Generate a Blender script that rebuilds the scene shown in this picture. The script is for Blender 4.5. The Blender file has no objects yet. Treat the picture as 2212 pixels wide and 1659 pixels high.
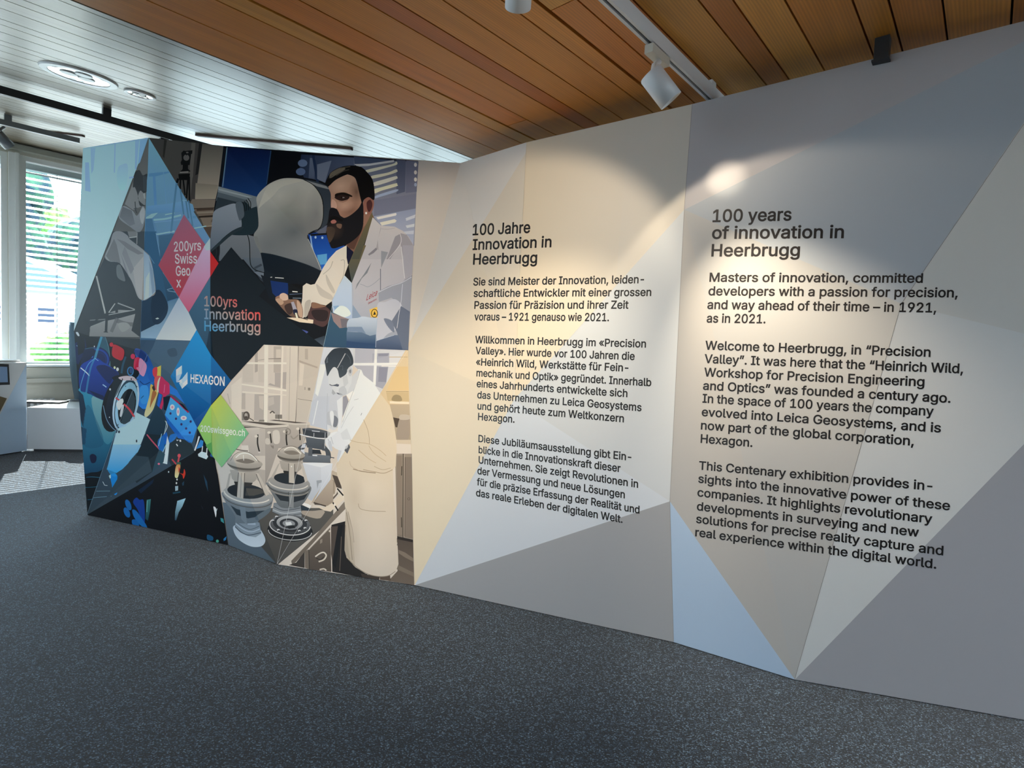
import bpy, bmesh, math, random
from mathutils import Vector, Matrix
from mathutils.geometry import tessellate_polygon
random.seed(7)
S = bpy.context.scene
COL = S.collection

# ------------------------------------------------------------------ camera
IW, IH, F = 2212, 1659, 1160.0
ROLL, PITCH, EYE = math.radians(2.5), math.radians(-3.0), 1.4
SHIFT = 31.2
_f = Vector((0, math.cos(PITCH), math.sin(PITCH)))
_r0 = Vector((1, 0, 0)); _u0 = _r0.cross(_f)
_r = _r0 * math.cos(ROLL) + _u0 * math.sin(ROLL)
_u = -_r0 * math.sin(ROLL) + _u0 * math.cos(ROLL)
CAM = Vector((0, 0, EYE))
cd = bpy.data.cameras.new('camera'); cam = bpy.data.objects.new('camera', cd); COL.objects.link(cam)
cd.sensor_width = 36.0; cd.sensor_fit = 'HORIZONTAL'; cd.lens = F / IW * 36.0
cd.shift_y = -SHIFT / IW; cd.clip_start = 0.05; cd.clip_end = 300
M = Matrix((( _r.x, _u.x, -_f.x), (_r.y, _u.y, -_f.y), (_r.z, _u.z, -_f.z))).to_4x4()
M.translation = CAM; cam.matrix_world = M
S.camera = cam

def ray(x, y):
    return _f + _r * ((x - IW / 2) / F) - _u * ((y - (IH / 2 - SHIFT)) / F)
def on_z(x, y, z=0.0):
    d = ray(x, y); return CAM + d * ((z - EYE) / d.z)
def on_y(x, y, Y):
    d = ray(x, y); return CAM + d * (Y / d.y)
def on_plane(x, y, p, n):
    d = ray(x, y); return CAM + d * ((p - CAM).dot(n) / d.dot(n))

# ------------------------------------------------------------------ world, sun, exposure
w = bpy.data.worlds.new('World'); S.world = w; w.use_nodes = True
wn = w.node_tree; wn.nodes.clear()
wo = wn.nodes.new('ShaderNodeOutputWorld'); bg = wn.nodes.new('ShaderNodeBackground')
bg.inputs['Color'].default_value = (0.70, 0.86, 1.0, 1); bg.inputs['Strength'].default_value = 9.5
wn.links.new(bg.outputs[0], wo.inputs[0])
U2 = Vector((math.cos(math.radians(48.5)), math.sin(math.radians(48.5)), 0))   # along the boards and the window wall
N2 = Vector((U2.y, -U2.x, 0))                                                  # from the window wall into the room
sd = bpy.data.lights.new('sun', 'SUN'); sun = bpy.data.objects.new('sun', sd); COL.objects.link(sun)
sd.energy = 26.0; sd.angle = math.radians(0.2); sd.color = (1, .95, .88)
SUND = (N2 * 1.0 + U2 * -0.18 + Vector((0, 0, -1.0))).normalized()
sun.rotation_euler = SUND.to_track_quat('-Z', 'Y').to_euler()
S.view_settings.view_transform = 'Standard'; S.view_settings.look = 'None'
S.view_settings.gamma = 1.0; S.view_settings.use_curve_mapping = False
S.view_settings.exposure = 0.0
S.cycles.max_bounces = 10; S.cycles.diffuse_bounces = 6; S.cycles.transparent_max_bounces = 24
S.cycles.sample_clamp_indirect = 6.0
S.cycles.caustics_reflective = False; S.cycles.caustics_refractive = False

# ------------------------------------------------------------------ helpers
def lin(c):
    return tuple((v / 12.92 if v <= 0.04045 else ((v + 0.055) / 1.055) ** 2.4) for v in c)
def hx(s):
    return lin(tuple(int(s[i:i + 2], 16) / 255 for i in (0, 2, 4)))
def mat(name, col=(.8, .8, .8), rough=.5, metal=0.0, spec=.5, coat=0.0, attr=None, alpha=False, bump=None, emit=None):
    m = bpy.data.materials.new(name); m.use_nodes = True
    nt = m.node_tree; b = nt.nodes['Principled BSDF']
    b.inputs['Base Color'].default_value = (*col, 1); b.inputs['Roughness'].default_value = rough
    b.inputs['Metallic'].default_value = metal; b.inputs['Specular IOR Level'].default_value = spec
    b.inputs['Coat Weight'].default_value = coat
    if emit:
        b.inputs['Emission Color'].default_value = (*emit[0], 1); b.inputs['Emission Strength'].default_value = emit[1]
    if attr:
        a = nt.nodes.new('ShaderNodeVertexColor'); a.layer_name = attr
        nt.links.new(a.outputs['Color'], b.inputs['Base Color'])
        if alpha: nt.links.new(a.outputs['Alpha'], b.inputs['Alpha'])
    if bump:
        tc = nt.nodes.new('ShaderNodeTexCoord'); no = nt.nodes.new('ShaderNodeTexNoise'); bp = nt.nodes.new('ShaderNodeBump')
        no.inputs['Scale'].default_value = bump[0]; no.inputs['Detail'].default_value = 3
        bp.inputs['Strength'].default_value = bump[1]; bp.inputs['Distance'].default_value = bump[2]
        nt.links.new(tc.outputs['Object'], no.inputs['Vector']); nt.links.new(no.outputs['Fac'], bp.inputs['Height'])
        nt.links.new(bp.outputs[0], b.inputs['Normal'])
    return m
def link(name, me, m=None, parent=None):
    o = bpy.data.objects.new(name, me); COL.objects.link(o)
    if m is not None and len(me.materials) == 0: me.materials.append(m)
    if parent: o.parent = parent
    return o
def from_bm(name, bm, m, parent=None, smooth=False):
    bmesh.ops.recalc_face_normals(bm, faces=bm.faces)
    me = bpy.data.meshes.new(name); bm.to_mesh(me); bm.free()
    if smooth:
        for p in me.polygons: p.use_smooth = True
    o = link(name, me, m, parent)
    if parent: o.matrix_parent_inverse = Matrix.Translation(-parent.location) if parent.type == 'EMPTY' and parent.rotation_euler[2] == 0 else parent.matrix_basis.inverted()
    return o
def tag(o, label, cat, group=None):
    o['label'] = label; o['category'] = cat
    if group: o['group'] = group
    return o
def thing(name, loc, label, cat, group=None):
    o = bpy.data.objects.new(name, None); COL.objects.link(o); o.location = loc; o.empty_display_size = .1
    return tag(o, label, cat, group)
def struct(o, label=None, cat=None):
    o['kind'] = 'structure'
    if label: o['label'] = label
    if cat: o['category'] = cat
    return o
def bx(bm, c, size, ax=None):
    """box: centre, full size, axes (x,y,z unit vectors)"""
    X, Y, Z = ax if ax else (Vector((1, 0, 0)), Vector((0, 1, 0)), Vector((0, 0, 1)))
    c = Vector(c); vs = []
    for k in (-.5, .5):
        for j, i in ((-.5, -.5), (-.5, .5), (.5, .5), (.5, -.5)):
            vs.append(bm.verts.new(c + X * (i * size[0]) + Y * (j * size[1]) + Z * (k * size[2])))
    for q in ((3, 2, 1, 0), (4, 5, 6, 7), (0, 1, 5, 4), (1, 2, 6, 5), (2, 3, 7, 6), (3, 0, 4, 7)):
        bm.faces.new([vs[i] for i in q])
def basis(d):
    d = d.normalized(); a = Vector((0, 0, 1)) if abs(d.z) < .95 else Vector((1, 0, 0))
    x = d.cross(a).normalized(); y = d.cross(x).normalized(); return x, y, d
def lathe(bm, p, d, prof, n=32, close=False):
    """surface of revolution round axis d from point p; prof = [(radius, height)]"""
    x, y, d = basis(d); rings = []
    for r, h in prof:
        if r < 1e-6: rings.append([bm.verts.new(p + d * h)])
        else: rings.append([bm.verts.new(p + d * h + (x * math.cos(t) + y * math.sin(t)) * r) for t in [2 * math.pi * i / n for i in range(n)]])
    for a, b in zip(rings, rings[1:]):
        for i in range(n):
            j = (i + 1) % n
            if len(a) == 1 and len(b) == 1: continue
            if len(a) == 1: bm.faces.new((a[0], b[j], b[i]))
            elif len(b) == 1: bm.faces.new((a[i], a[j], b[0]))
            else: bm.faces.new((a[i], a[j], b[j], b[i]))
def tube(bm, p, q, r, n=12):
    L = (q - p).length; lathe(bm, p, q - p, [(0, 0), (r, 0), (r, L), (0, L)], n)
BOX = (U2, N2, Vector((0, 0, 1)))
# ------------------------------------------------------------------ materials of the room
def carpet_mat():
    m = mat('carpet', rough=.95, spec=.12); nt = m.node_tree; b = nt.nodes['Principled BSDF']
    tc = nt.nodes.new('ShaderNodeTexCoord')
    vo = nt.nodes.new('ShaderNodeTexVoronoi'); vo.inputs['Scale'].default_value = 210; vo.inputs['Randomness'].default_value = 1
    mp = nt.nodes.new('ShaderNodeMapping'); mp.inputs['Scale'].default_value = (1, 1.6, 1); mp.inputs['Rotation'].default_value = (0, 0, .5)
    n1 = nt.nodes.new('ShaderNodeTexNoise'); n1.inputs['Scale'].default_value = 60; n1.inputs['Detail'].default_value = 3
    sp = nt.nodes.new('ShaderNodeSeparateColor'); mx = nt.nodes.new('ShaderNodeMath'); mx.operation = 'MULTIPLY_ADD'; mx.inputs[1].default_value = .35
    cr = nt.nodes.new('ShaderNodeValToRGB'); e = cr.color_ramp.elements
    e[0].position = .25; e[0].color = (*hx('030812'), 1); e[1].position = 1.2; e[1].color = (*hx('7c96ae'), 1)
    k = cr.color_ramp.elements.new(.82); k.color = (*hx('0f1c2b'), 1)
    k = cr.color_ramp.elements.new(1.0); k.color = (*hx('2f4255'), 1)
    nt.links.new(tc.outputs['Object'], mp.inputs['Vector']); nt.links.new(mp.outputs[0], vo.inputs['Vector']); nt.links.new(tc.outputs['Object'], n1.inputs['Vector'])
    nt.links.new(vo.outputs['Color'], sp.inputs[0]); nt.links.new(n1.outputs['Fac'], mx.inputs[0]); nt.links.new(sp.outputs['Red'], mx.inputs[2])
    nt.links.new(mx.outputs[0], cr.inputs['Fac']); nt.links.new(cr.outputs[0], b.inputs['Base Color'])
    bp = nt.nodes.new('ShaderNodeBump'); bp.inputs['Strength'].default_value = .6; bp.inputs['Distance'].default_value = .003
    nt.links.new(mx.outputs[0], bp.inputs['Height']); nt.links.new(bp.outputs[0], b.inputs['Normal'])
    b.inputs['Sheen Weight'].default_value = .25; b.inputs['Sheen Roughness'].default_value = .6
    return m
def wood_mat(name, tint, rough, coat, coat_rough=.2, spec=.5):
    m = mat(name, rough=rough, spec=spec, coat=coat); nt = m.node_tree; b = nt.nodes['Principled BSDF']
    b.inputs['Coat Roughness'].default_value = coat_rough
    tc = nt.nodes.new('ShaderNodeTexCoord'); mp = nt.nodes.new('ShaderNodeMapping'); mp.inputs['Scale'].default_value = (1.1, 16, 16)
    vc = nt.nodes.new('ShaderNodeVertexColor'); vc.layer_name = 'Col'
    ad = nt.nodes.new('ShaderNodeVectorMath'); ad.operation = 'MULTIPLY_ADD'; ad.inputs[1].default_value = (37, 3, 0)
    no = nt.nodes.new('ShaderNodeTexNoise'); no.inputs['Scale'].default_value = 1.3; no.inputs['Detail'].default_value = 5; no.inputs['Distortion'].default_value = 1.1
    wv = nt.nodes.new('ShaderNodeTexWave'); wv.bands_direction = 'Y'; wv.inputs['Scale'].default_value = 1.7; wv.inputs['Distortion'].default_value = 7; wv.inputs['Detail'].default_value = 3; wv.inputs['Detail Scale'].default_value = .6
    L = nt.links
    L.new(tc.outputs['Object'], mp.inputs['Vector']); L.new(vc.outputs['Color'], ad.inputs[0]); L.new(mp.outputs[0], ad.inputs[2])
    L.new(ad.outputs[0], no.inputs['Vector']); L.new(ad.outputs[0], wv.inputs['Vector'])
    r1 = nt.nodes.new('ShaderNodeMapRange'); r1.inputs['To Min'].default_value = .72; r1.inputs['To Max'].default_value = 1.22
    r2 = nt.nodes.new('ShaderNodeMapRange'); r2.inputs['To Min'].default_value = .86; r2.inputs['To Max'].default_value = 1.06
    L.new(no.outputs['Fac'], r1.inputs['Value']); L.new(wv.outputs['Fac'], r2.inputs['Value'])
    mu = nt.nodes.new('ShaderNodeMath'); mu.operation = 'MULTIPLY'; L.new(r1.outputs[0], mu.inputs[0]); L.new(r2.outputs[0], mu.inputs[1])
    vm = nt.nodes.new('ShaderNodeVectorMath'); vm.operation = 'SCALE'; L.new(vc.outputs['Color'], vm.inputs[0]); L.new(mu.outputs[0], vm.inputs['Scale'])
    L.new(vm.outputs[0], b.inputs['Base Color'])
    bp = nt.nodes.new('ShaderNodeBump'); bp.inputs['Strength'].default_value = .12; bp.inputs['Distance'].default_value = .003
    L.new(no.outputs['Fac'], bp.inputs['Height']); L.new(bp.outputs[0], b.inputs['Normal'])
    return m
M_CARPET = carpet_mat()
M_WOOD = wood_mat('cedar_boards', None, .42, .15, .4)
M_PALE = wood_mat('pale_boards', None, .38, .22, .22)
M_GAP = mat('dark_gap', hx('0c0907'), .9)
M_WALL = mat('painted_wall', hx('c9c6ba'), .6, bump=(60, .05, .002))
M_WHITE = mat('white_lacquer', hx('dfe0e2'), .32)
M_FRAME = mat('window_frame_white', hx('f0f5f5'), .35)
M_SLAT = mat('blind_slat', hx('eef0f2'), .45)
M_DARK = mat('black_metal', hx('15161a'), .45)
M_GREYM = mat('grey_metal', hx('8d9295'), .4, .3)
M_CHROME = mat('polished_reflector', hx('e4e4e0'), .12, 1.0)
M_RAD = mat('radiator_enamel', hx('c9ccd0'), .35)
def glass_mat():
    m = bpy.data.materials.new('window_glass'); m.use_nodes = True; nt = m.node_tree; nt.nodes.clear()
    o = nt.nodes.new('ShaderNodeOutputMaterial'); t = nt.nodes.new('ShaderNodeBsdfTransparent'); g = nt.nodes.new('ShaderNodeBsdfGlossy')
    g.inputs['Roughness'].default_value = .02; t.inputs['Color'].default_value = (.93, .97, .97, 1)
    fr = nt.nodes.new('ShaderNodeFresnel'); fr.inputs['IOR'].default_value = 1.3; mx = nt.nodes.new('ShaderNodeMixShader')
    nt.links.new(fr.outputs[0], mx.inputs[0]); nt.links.new(t.outputs[0], mx.inputs[1]); nt.links.new(g.outputs[0], mx.inputs[2]); nt.links.new(mx.outputs[0], o.inputs[0])
    return m
M_GLASS = glass_mat()

# ------------------------------------------------------------------ floor, walls, windows
P0 = Vector((-5.5, 7.0, 0))                     # a point of the window wall
CZ = 2.70                                       # flat boarded ceiling
WA = 5.888                                      # distance of the ceiling bend from the window wall
Z1 = 3.485                                      # ceiling height at the window wall
def RP(u, w, z=0): return P0 + U2 * u + N2 * w + Vector((0, 0, z))
U_LO, U_HI, W_HI = -10.0, 9.0, 13.5

def quadmesh(name, pts, m):
    bm = bmesh.new(); bm.faces.new([bm.verts.new(p) for p in pts]); return from_bm(name, bm, m)
fl = bmesh.new()
bx(fl, RP((U_LO + U_HI) / 2, W_HI / 2 - .2, -.06), (U_HI - U_LO + .6, W_HI + .6, .12), BOX)
struct(from_bm('floor', fl, M_CARPET), 'dark slate grey speckled carpet covering the floor', 'floor')

# window openings along the window wall: (u0, u1, blind)
ZS, ZT = .84, 3.36
OPEN = [(-.68, .66, 1), (-2.13, -.79, 1)] + [(-2.13 - 1.45 * k, -.79 - 1.45 * k, 0) for k in range(1, 6)]
OPEN += [(.77 + 1.45 * k, 2.11 + 1.45 * k, 0) for k in range(0, 4)]
OPEN.sort()
def wall_with_openings(name, ops, a, b, at, thick, zs, zt, ztop, m, du):
    bm = bmesh.new()
    def seg(u0, u1, z0, z1):
        if u1 - u0 > 1e-4: bx(bm, at((u0 + u1) / 2, (z0 + z1) / 2), (u1 - u0, thick, z1 - z0), du)
    seg(a, b, -.12, zs); seg(a, b, zt, ztop)
    cur = a
    for o in ops: seg(cur, o[0], zs, zt); cur = o[1]
    seg(cur, b, zs, zt)
    return struct(from_bm(name, bm, m))
wall_with_openings('wall_left', OPEN, U_LO, U_HI, lambda u, z: RP(u, -.10, z), .2, ZS, ZT, 3.9, M_WALL, BOX)
# parapet ledge under the windows (the second step above the radiator)
bm = bmesh.new(); bx(bm, RP(-.5, .06, .672), (19, .12, .05), BOX); bx(bm, RP(-.5, .02, .76), (19, .04, .13), BOX)
struct(from_bm('trim_1', bm, M_WALL), 'cream ledge running along the wall under the windows', 'trim')
bm = bmesh.new(); bx(bm, RP(-.5, .045, 3.425), (19, .09, .06), BOX)
struct(from_bm('trim_2', bm, mat('cream_trim', hx('a9aba0'), .5)), 'grey curtain rail trim along the top of the windows', 'trim')
# end walls and opposite wall (all out of the picture); the near end has a window band
ENDOPS = [(1.0 + 1.9 * k, 2.6 + 1.9 * k, 0) for k in range(0, 4)]
wall_with_openings('wall_back', ENDOPS, 0, W_HI, lambda w_, z: RP(U_LO - .1, w_, z), .2, .25, 2.7, 3.9, M_WALL, (N2, -U2, Vector((0, 0, 1))))
bm = bmesh.new(); bx(bm, RP(U_HI + .1, W_HI / 2, 1.9), (.2, W_HI + .4, 4.0), BOX); struct(from_bm('wall_front', bm, M_WALL))
FAROPS = [(-1.0 + 2.0 * k, .7 + 2.0 * k, 0) for k in range(1, 4)]
wall_with_openings('wall_right', FAROPS, U_LO - .2, U_HI + .2, lambda u, z: RP(u, W_HI + .1, z), .2, .6, 2.65, 3.9, M_WALL, BOX)

# windows: frame with casements, panes; only the two in view have blinds
def window(i, u0, u1):
    root = bpy.data.objects.new('window_%d' % i, None); COL.objects.link(root); root.location = RP((u0 + u1) / 2, -.08, ZS); struct(root)
    bm = bmesh.new(); t = .055
    zc = (ZS + ZT) / 2
    for u, wd in ((u0 + t / 2, t), (u1 - t / 2, t)):
        bx(bm, RP(u, -.07, zc), (wd, .09, ZT - ZS), BOX)
    for z in (ZS + t / 2, ZT - t / 2): bx(bm, RP((u0 + u1) / 2, -.07, z), (u1 - u0 - 2 * t, .09, t), BOX)
    f = from_bm('window_frame', bm, M_FRAME, root)
    bm = bmesh.new(); bx(bm, RP((u0 + u1) / 2, -.085, zc), (u1 - u0 - 2 * t, .006, ZT - ZS - 2 * t), BOX)
    from_bm('window_pane', bm, M_GLASS, root)
    return root
for i, (u0, u1, b) in enumerate(OPEN): window(i + 1, u0, u1)
struct(from_bm('window_sill', (lambda bm: (bx(bm, RP(-.5, .035, ZS + .012), (18.8, .17, .024), BOX), bm)[1])(bmesh.new()), M_FRAME), 'white window sill above the cream ledge', 'window sill')
# mullion covers between the two visible windows
bm = bmesh.new()
bx(bm, RP(-.735, .03, (ZS + ZT) / 2 + .012), (.10, .06, ZT - ZS - .03), BOX); bx(bm, RP(-.715, .07, (ZS + ZT) / 2 + .012), (.03, .03, ZT - ZS - .03), BOX)
struct(from_bm('trim_3', bm, M_FRAME), 'pale upright mullion between the two windows with blinds', 'trim')

def blind(u0, u1, label):
    root = thing('venetian_blind', RP((u0 + u1) / 2, -.30, ZS), label, 'blind', 'venetian blinds outside the windows')
    bm = bmesh.new(); pitch = .0715; wd = .068; a = math.radians(32); n = int((ZT - ZS - .10) / pitch)
    L = u1 - u0 - .02
    for k in range(n):
        z = ZT - .10 - pitch * (k + .5); pts = []
        for s in (-1, -.4, .4, 1):      # slightly cupped slat, inner edge down
            off = wd / 2 * s; cup = .004 * (1 - s * s)
            pts.append((-.28 + off * math.cos(a) + cup * math.sin(a), z - off * math.sin(a) + cup * math.cos(a)))
        r0 = [bm.verts.new(RP(u0 + .01, *q)) for q in pts]; r1 = [bm.verts.new(RP(u0 + .01 + L, *q)) for q in pts]
        for j in range(3): bm.faces.new((r0[j], r0[j + 1], r1[j + 1], r1[j]))
    from_bm('slats', bm, M_SLAT, root)
    bm = bmesh.new(); bx(bm, RP((u0 + u1) / 2, -.28, ZT - .05), (L, .09, .10), BOX); from_bm('head_rail', bm, M_GREYM, root)
    bm = bmesh.new(); bx(bm, RP((u0 + u1) / 2, -.28, ZS + .02), (L, .07, .025), BOX); from_bm('bottom_rail', bm, M_SLAT, root)
    for q in (.28, .78):
        bm = bmesh.new(); u = u0 + (u1 - u0) * q
        for dw in (-.247, -.313): bx(bm, RP(u, dw, (ZS + ZT) / 2), (.004, .003, ZT - ZS - .06), BOX)
        from_bm('ladder_cord', bm, M_DARK, root)
    return root
blind(-.68, .66, 'white slatted outdoor blind, the wide one showing right of the pale mullion')
blind(-2.13, -.79, 'white slatted outdoor blind cut off by the left edge, left of the pale mullion')
# roof overhang outside
bm = bmesh.new(); bx(bm, RP(-.5, -.42, 3.75), (20, .62, .12), BOX); struct(from_bm('trim_4', bm, M_GREYM), 'roof overhang outside above the windows', 'trim')

# radiator under the ledge
rad = thing('radiator', RP(-.2, .11, .1), 'white ribbed radiator low under the window ledge behind the white bench', 'radiator')
bm = bmesh.new(); bx(bm, RP(-.84, .10, .27), (.92, .03, .36), BOX); from_bm('panel', bm, M_RAD, rad)
bm = bmesh.new()
for k in range(15): bx(bm, RP(-1.26 + k * .06, .15, .27), (.028, .06, .36), BOX)
from_bm('fins', bm, M_RAD, rad)
for u in (-1.2, -.5):
    bm = bmesh.new(); bx(bm, RP(u, .11, .045), (.04, .08, .09), BOX); from_bm('foot', bm, M_RAD, rad)
M_SUBWALL = mat('cream_wall_lower', hx('c5c4ae'), .6)

# ------------------------------------------------------------------ ceiling of boards
def boards(name, m, ws, palette, place, u0, u1, gap=.006, joints=None, wide_gaps=()):
    """ws = board edges; place(u, w) -> point on the underside; each board a shallow box"""
    bm = bmesh.new(); lay = bm.loops.layers.float_color.new('Col')
    up = Vector((0, 0, .02)); rnd = random.Random(3)
    for i, (a, b) in enumerate(zip(ws, ws[1:])):
        cuts = [u0, u1]
        if joints and i in joints: cuts = [u0] + joints[i] + [u1]
        for c0, c1 in zip(cuts, cuts[1:]):
            base = hx(rnd.choice(palette)); k = rnd.uniform(.9, 1.1); col = (min(1, base[0] * k), min(1, base[1] * k), min(1, base[2] * k), 1)
            ga = gap * (2.6 if i in wide_gaps else 1)
            p = [place(c0 + .002, a + ga), place(c1 - .002, a + ga), place(c1 - .002, b - gap * .2), place(c0 + .002, b - gap * .2)]
            lo = [bm.verts.new(q) for q in p]; hi = [bm.verts.new(q + up) for q in p]
            fs = [bm.faces.new(lo[::-1]), bm.faces.new(hi)]
            for j in range(4): fs.append(bm.faces.new((lo[j], lo[(j + 1) % 4], hi[(j + 1) % 4], hi[j])))
            for f in fs:
                for l in f.loops: l[lay] = col
    # backing above the gaps
    q = [place(u0, ws[0]), place(u1, ws[0]), place(u1, ws[-1]), place(u0, ws[-1])]
    lo = [bm.verts.new(v + Vector((0, 0, .022))) for v in q]; hi = [bm.verts.new(v + Vector((0, 0, .10))) for v in q]
    fs = [bm.faces.new(lo[::-1]), bm.faces.new(hi)]
    for j in range(4): fs.append(bm.faces.new((lo[j], lo[(j + 1) % 4], hi[(j + 1) % 4], hi[j])))
    for f in fs:
        f.material_index = 1
        for l in f.loops: l[lay] = (.01, .008, .006, 1)
    # local frame along the boards so that the grain runs with them
    R = Matrix((( U2.x, N2.x, 0), (U2.y, N2.y, 0), (0, 0, 1))).to_4x4(); R.translation = P0
    bmesh.ops.recalc_face_normals(bm, faces=bm.faces)
    bmesh.ops.transform(bm, matrix=R.inverted(), verts=bm.verts)
    me = bpy.data.meshes.new(name); bm.to_mesh(me); bm.free(); me.materials.append(m); me.materials.append(M_GAP)
    o = bpy.data.objects.new(name, me); COL.objects.link(o); o.matrix_world = R
    return struct(o)
WR = [5.557, 5.838, 6.0945, 6.2109, 6.3944, 6.6172, 6.7266, 6.9001, 7.1012, 7.2093, 7.3566, 7.5403]
WR = [8.757 - (8.757 - v) * .8966 for v in WR]
pat = [.19, .10, .148]
k = 0
while WR[-1] < W_HI: WR.append(WR[-1] + pat[k % 3]); k += 1
jt = {3: [(on_z(1121, 264, CZ) - P0).dot(U2)], 9: [(on_z(1211, 13, CZ) - P0).dot(U2)], 1: [2.9], 6: [-3.4], 13: [.4]}
PAL_W = ['ca7a28', 'd18833', 'bd6b20', 'cb842f', 'd8983f', 'b6651e', 'c67b2d']
struct(boards('ceiling', M_WOOD, WR, PAL_W, lambda u, w_: RP(u, w_, CZ), U_LO, U_HI, joints=jt, wide_gaps=(3, 9)), 'warm brown cedar board ceiling over the white text wall', 'ceiling')
SL = (Z1 - CZ) / WA
WL = []
v = 0.0; k = 0
pl = [.142, .098, .176]
while v < WA - .05: WL.append(v); v += pl[k % 3]; k += 1
WL.append(WA - .006)
PAL_P = ['7a6b56', '6f614d', '837460', '75664f']
struct(boards('ceiling', M_PALE, WL, PAL_P, lambda u, w_: RP(u, w_, Z1 - SL * w_), U_LO, U_HI, gap=.005), 'pale grey lacquered board ceiling sloping towards the windows', 'ceiling')
def on_slope(x, y, drop=0.0):
    n = (N2 * SL + Vector((0, 0, 1))).normalized(); return on_plane(x, y, RP(0, 0, Z1 - drop), n)
SLN = (N2 * SL + Vector((0, 0, 1))).normalized()   # upward normal of the sloping part
N2S = (N2 - Vector((0, 0, SL))).normalized()
# ------------------------------------------------------------------ lamps and tracks
M_TRACK = mat('white_track', hx('d8dadd'), .4)
M_BEIGE = mat('track_lip', hx('c8c2b6'), .5)
M_SLOT = mat('track_slot', hx('0e0f10'), .6)
M_WARM = mat('lamp_glow', hx('ffe0b0'), .4, emit=((1, .78, .5), 6))
def pnt(p, q, t): return p + (q - p) * t
def track(loc0, loc1, label, m, wdt=.036, hgt=.060, slot=True, up=Vector((0, 0, 1)), cat='light track', group=None, hangers=(), ceil_gap=.0):
    d = (loc1 - loc0).normalized(); side = d.cross(up).normalized()
    root = thing('light_track', loc0, label, cat, group); L = (loc1 - loc0).length; c = (loc0 + loc1) / 2
    bm = bmesh.new(); ax = (d, side, up)
    if slot:
        bx(bm, c + up * (hgt * .5 - .006), (L, wdt, .012), ax)
        for s in (-1, 1): bx(bm, c + side * (s * (wdt / 2 - .006)) - up * .006, (L, .012, hgt - .012), ax)
    else: bx(bm, c, (L, wdt, hgt), ax)
    from_bm('track_body', bm, m, root)
    if slot:
        bm = bmesh.new(); bx(bm, c - up * .004, (L, wdt - .024, hgt - .03), ax); from_bm('slot', bm, M_SLOT, root)
    for t in hangers:
        bm = bmesh.new(); h = loc0 + d * t; bx(bm, h + up * (hgt / 2 + ceil_gap / 2), (.05, wdt * .8, ceil_gap), ax); from_bm('hanger', bm, m, root)
    return root
TZ = 2.625
ta = on_z(1291, 0, TZ - .035); tw = (ta - P0).dot(N2) 
T0p = RP(-3.4, tw, TZ + .015); T1p = RP(1.6, tw, TZ + .015)
track(T0p, T1p, 'long white ceiling track above the text wall carrying the tilted white spotlight', M_TRACK, hangers=(1.2, 3.2, 4.4), ceil_gap=CZ - TZ - .05)

def spotlight(pivot, centre, aim, label, r=.056, L=.165, energy=60, size=1.2, blend=.25, soft=.02, m=None, group=None, color=(1, .84, .62), mount='box', dirn=None, dd=U2, beam=None, hot=None):
    m = m or M_TRACK
    root = thing('track_spotlight', pivot, label, 'spotlight', group)
    d = (aim - centre).normalized()
    bm = bmesh.new(); back = centre - d * L / 2
    lathe(bm, back, d, [(0, 0), (r * .93, 0), (r, .006), (r, L), (r * .92, L), (r * .88, L * .72), (0, L * .70)], 40)
    from_bm('lamp_housing', bm, m, root, True)
    for p in bpy.data.objects[root.children[-1].name].data.polygons: p.use_smooth = abs(p.normal.dot(d)) < .8
    bm = bmesh.new(); lathe(bm, back, d, [(0, L * .71), (r * .6, L * .715)], 24); from_bm('lamp_lens', bm, M_WARM, root)
    bm = bmesh.new(); side = d.cross(dd).normalized()
    tube(bm, pivot - Vector((0, 0, .01)), pnt(pivot, back, .55), .012); tube(bm, pnt(pivot, back, .5), back + d * .02, .014)
    from_bm('lamp_arm', bm, m, root)
    if mount == 'box':
        bm = bmesh.new(); bx(bm, pivot + dd * -.02, (.15, .036, .034), (dd, Vector((dd.y, -dd.x, 0)), Vector((0, 0, 1)))); from_bm('adapter_box', bm, M_BEIGE, root)
    if energy:
        ld = bpy.data.lights.new('lamp_beam', 'SPOT'); lo = bpy.data.objects.new('lamp_beam', ld); COL.objects.link(lo)
        ld.energy = energy; ld.spot_size = size; ld.spot_blend = blend; ld.shadow_soft_size = soft; ld.color = color
        dl = dirn.normalized() if dirn else d
        lo.location = back + d * (L + .012); lo.rotation_euler = dl.to_track_quat('-Z', 'Y').to_euler()
        lo.parent = root; lo.matrix_parent_inverse = Matrix.Translation(-root.location)
        for beam in [q for q in (beam, hot) if q]:                                                  # the bright core of the reflector's beam
            l2 = ld.copy(); l2.energy, l2.spot_size = beam[0], beam[1]; l2.spot_blend = 1.0
            o2 = bpy.data.objects.new('lamp_core', l2); COL.objects.link(o2); o2.location = lo.location
            o2.rotation_euler = beam[2].to_track_quat('-Z', 'Y').to_euler(); o2.parent = root; o2.matrix_parent_inverse = Matrix.Translation(-root.location)
    return root
pv = on_plane(1424, 143, RP(0, tw, 0), N2); pv = Vector((pv.x, pv.y, TZ - .038))
ctr = on_y(1427, 188, pv.y - .10)
spotlight(pv, ctr, on_y(1720, 570, 2.2), 'white cylinder spotlight tilted down on the long track above the English text', r=.0465, L=.135,
          energy=9, size=math.radians(114), blend=.22, soft=.012, dirn=on_y(1760, 900, 2.2) - ctr,
          beam=(190, math.radians(66), on_y(1840, 1200, 2.12) - ctr), hot=(12, math.radians(24), on_y(1582, 410, 2.62) - ctr))
c2 = on_y(1121, -31, 1.76); p2 = Vector((c2.x - .02, c2.y - .01, CZ - .02))
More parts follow.
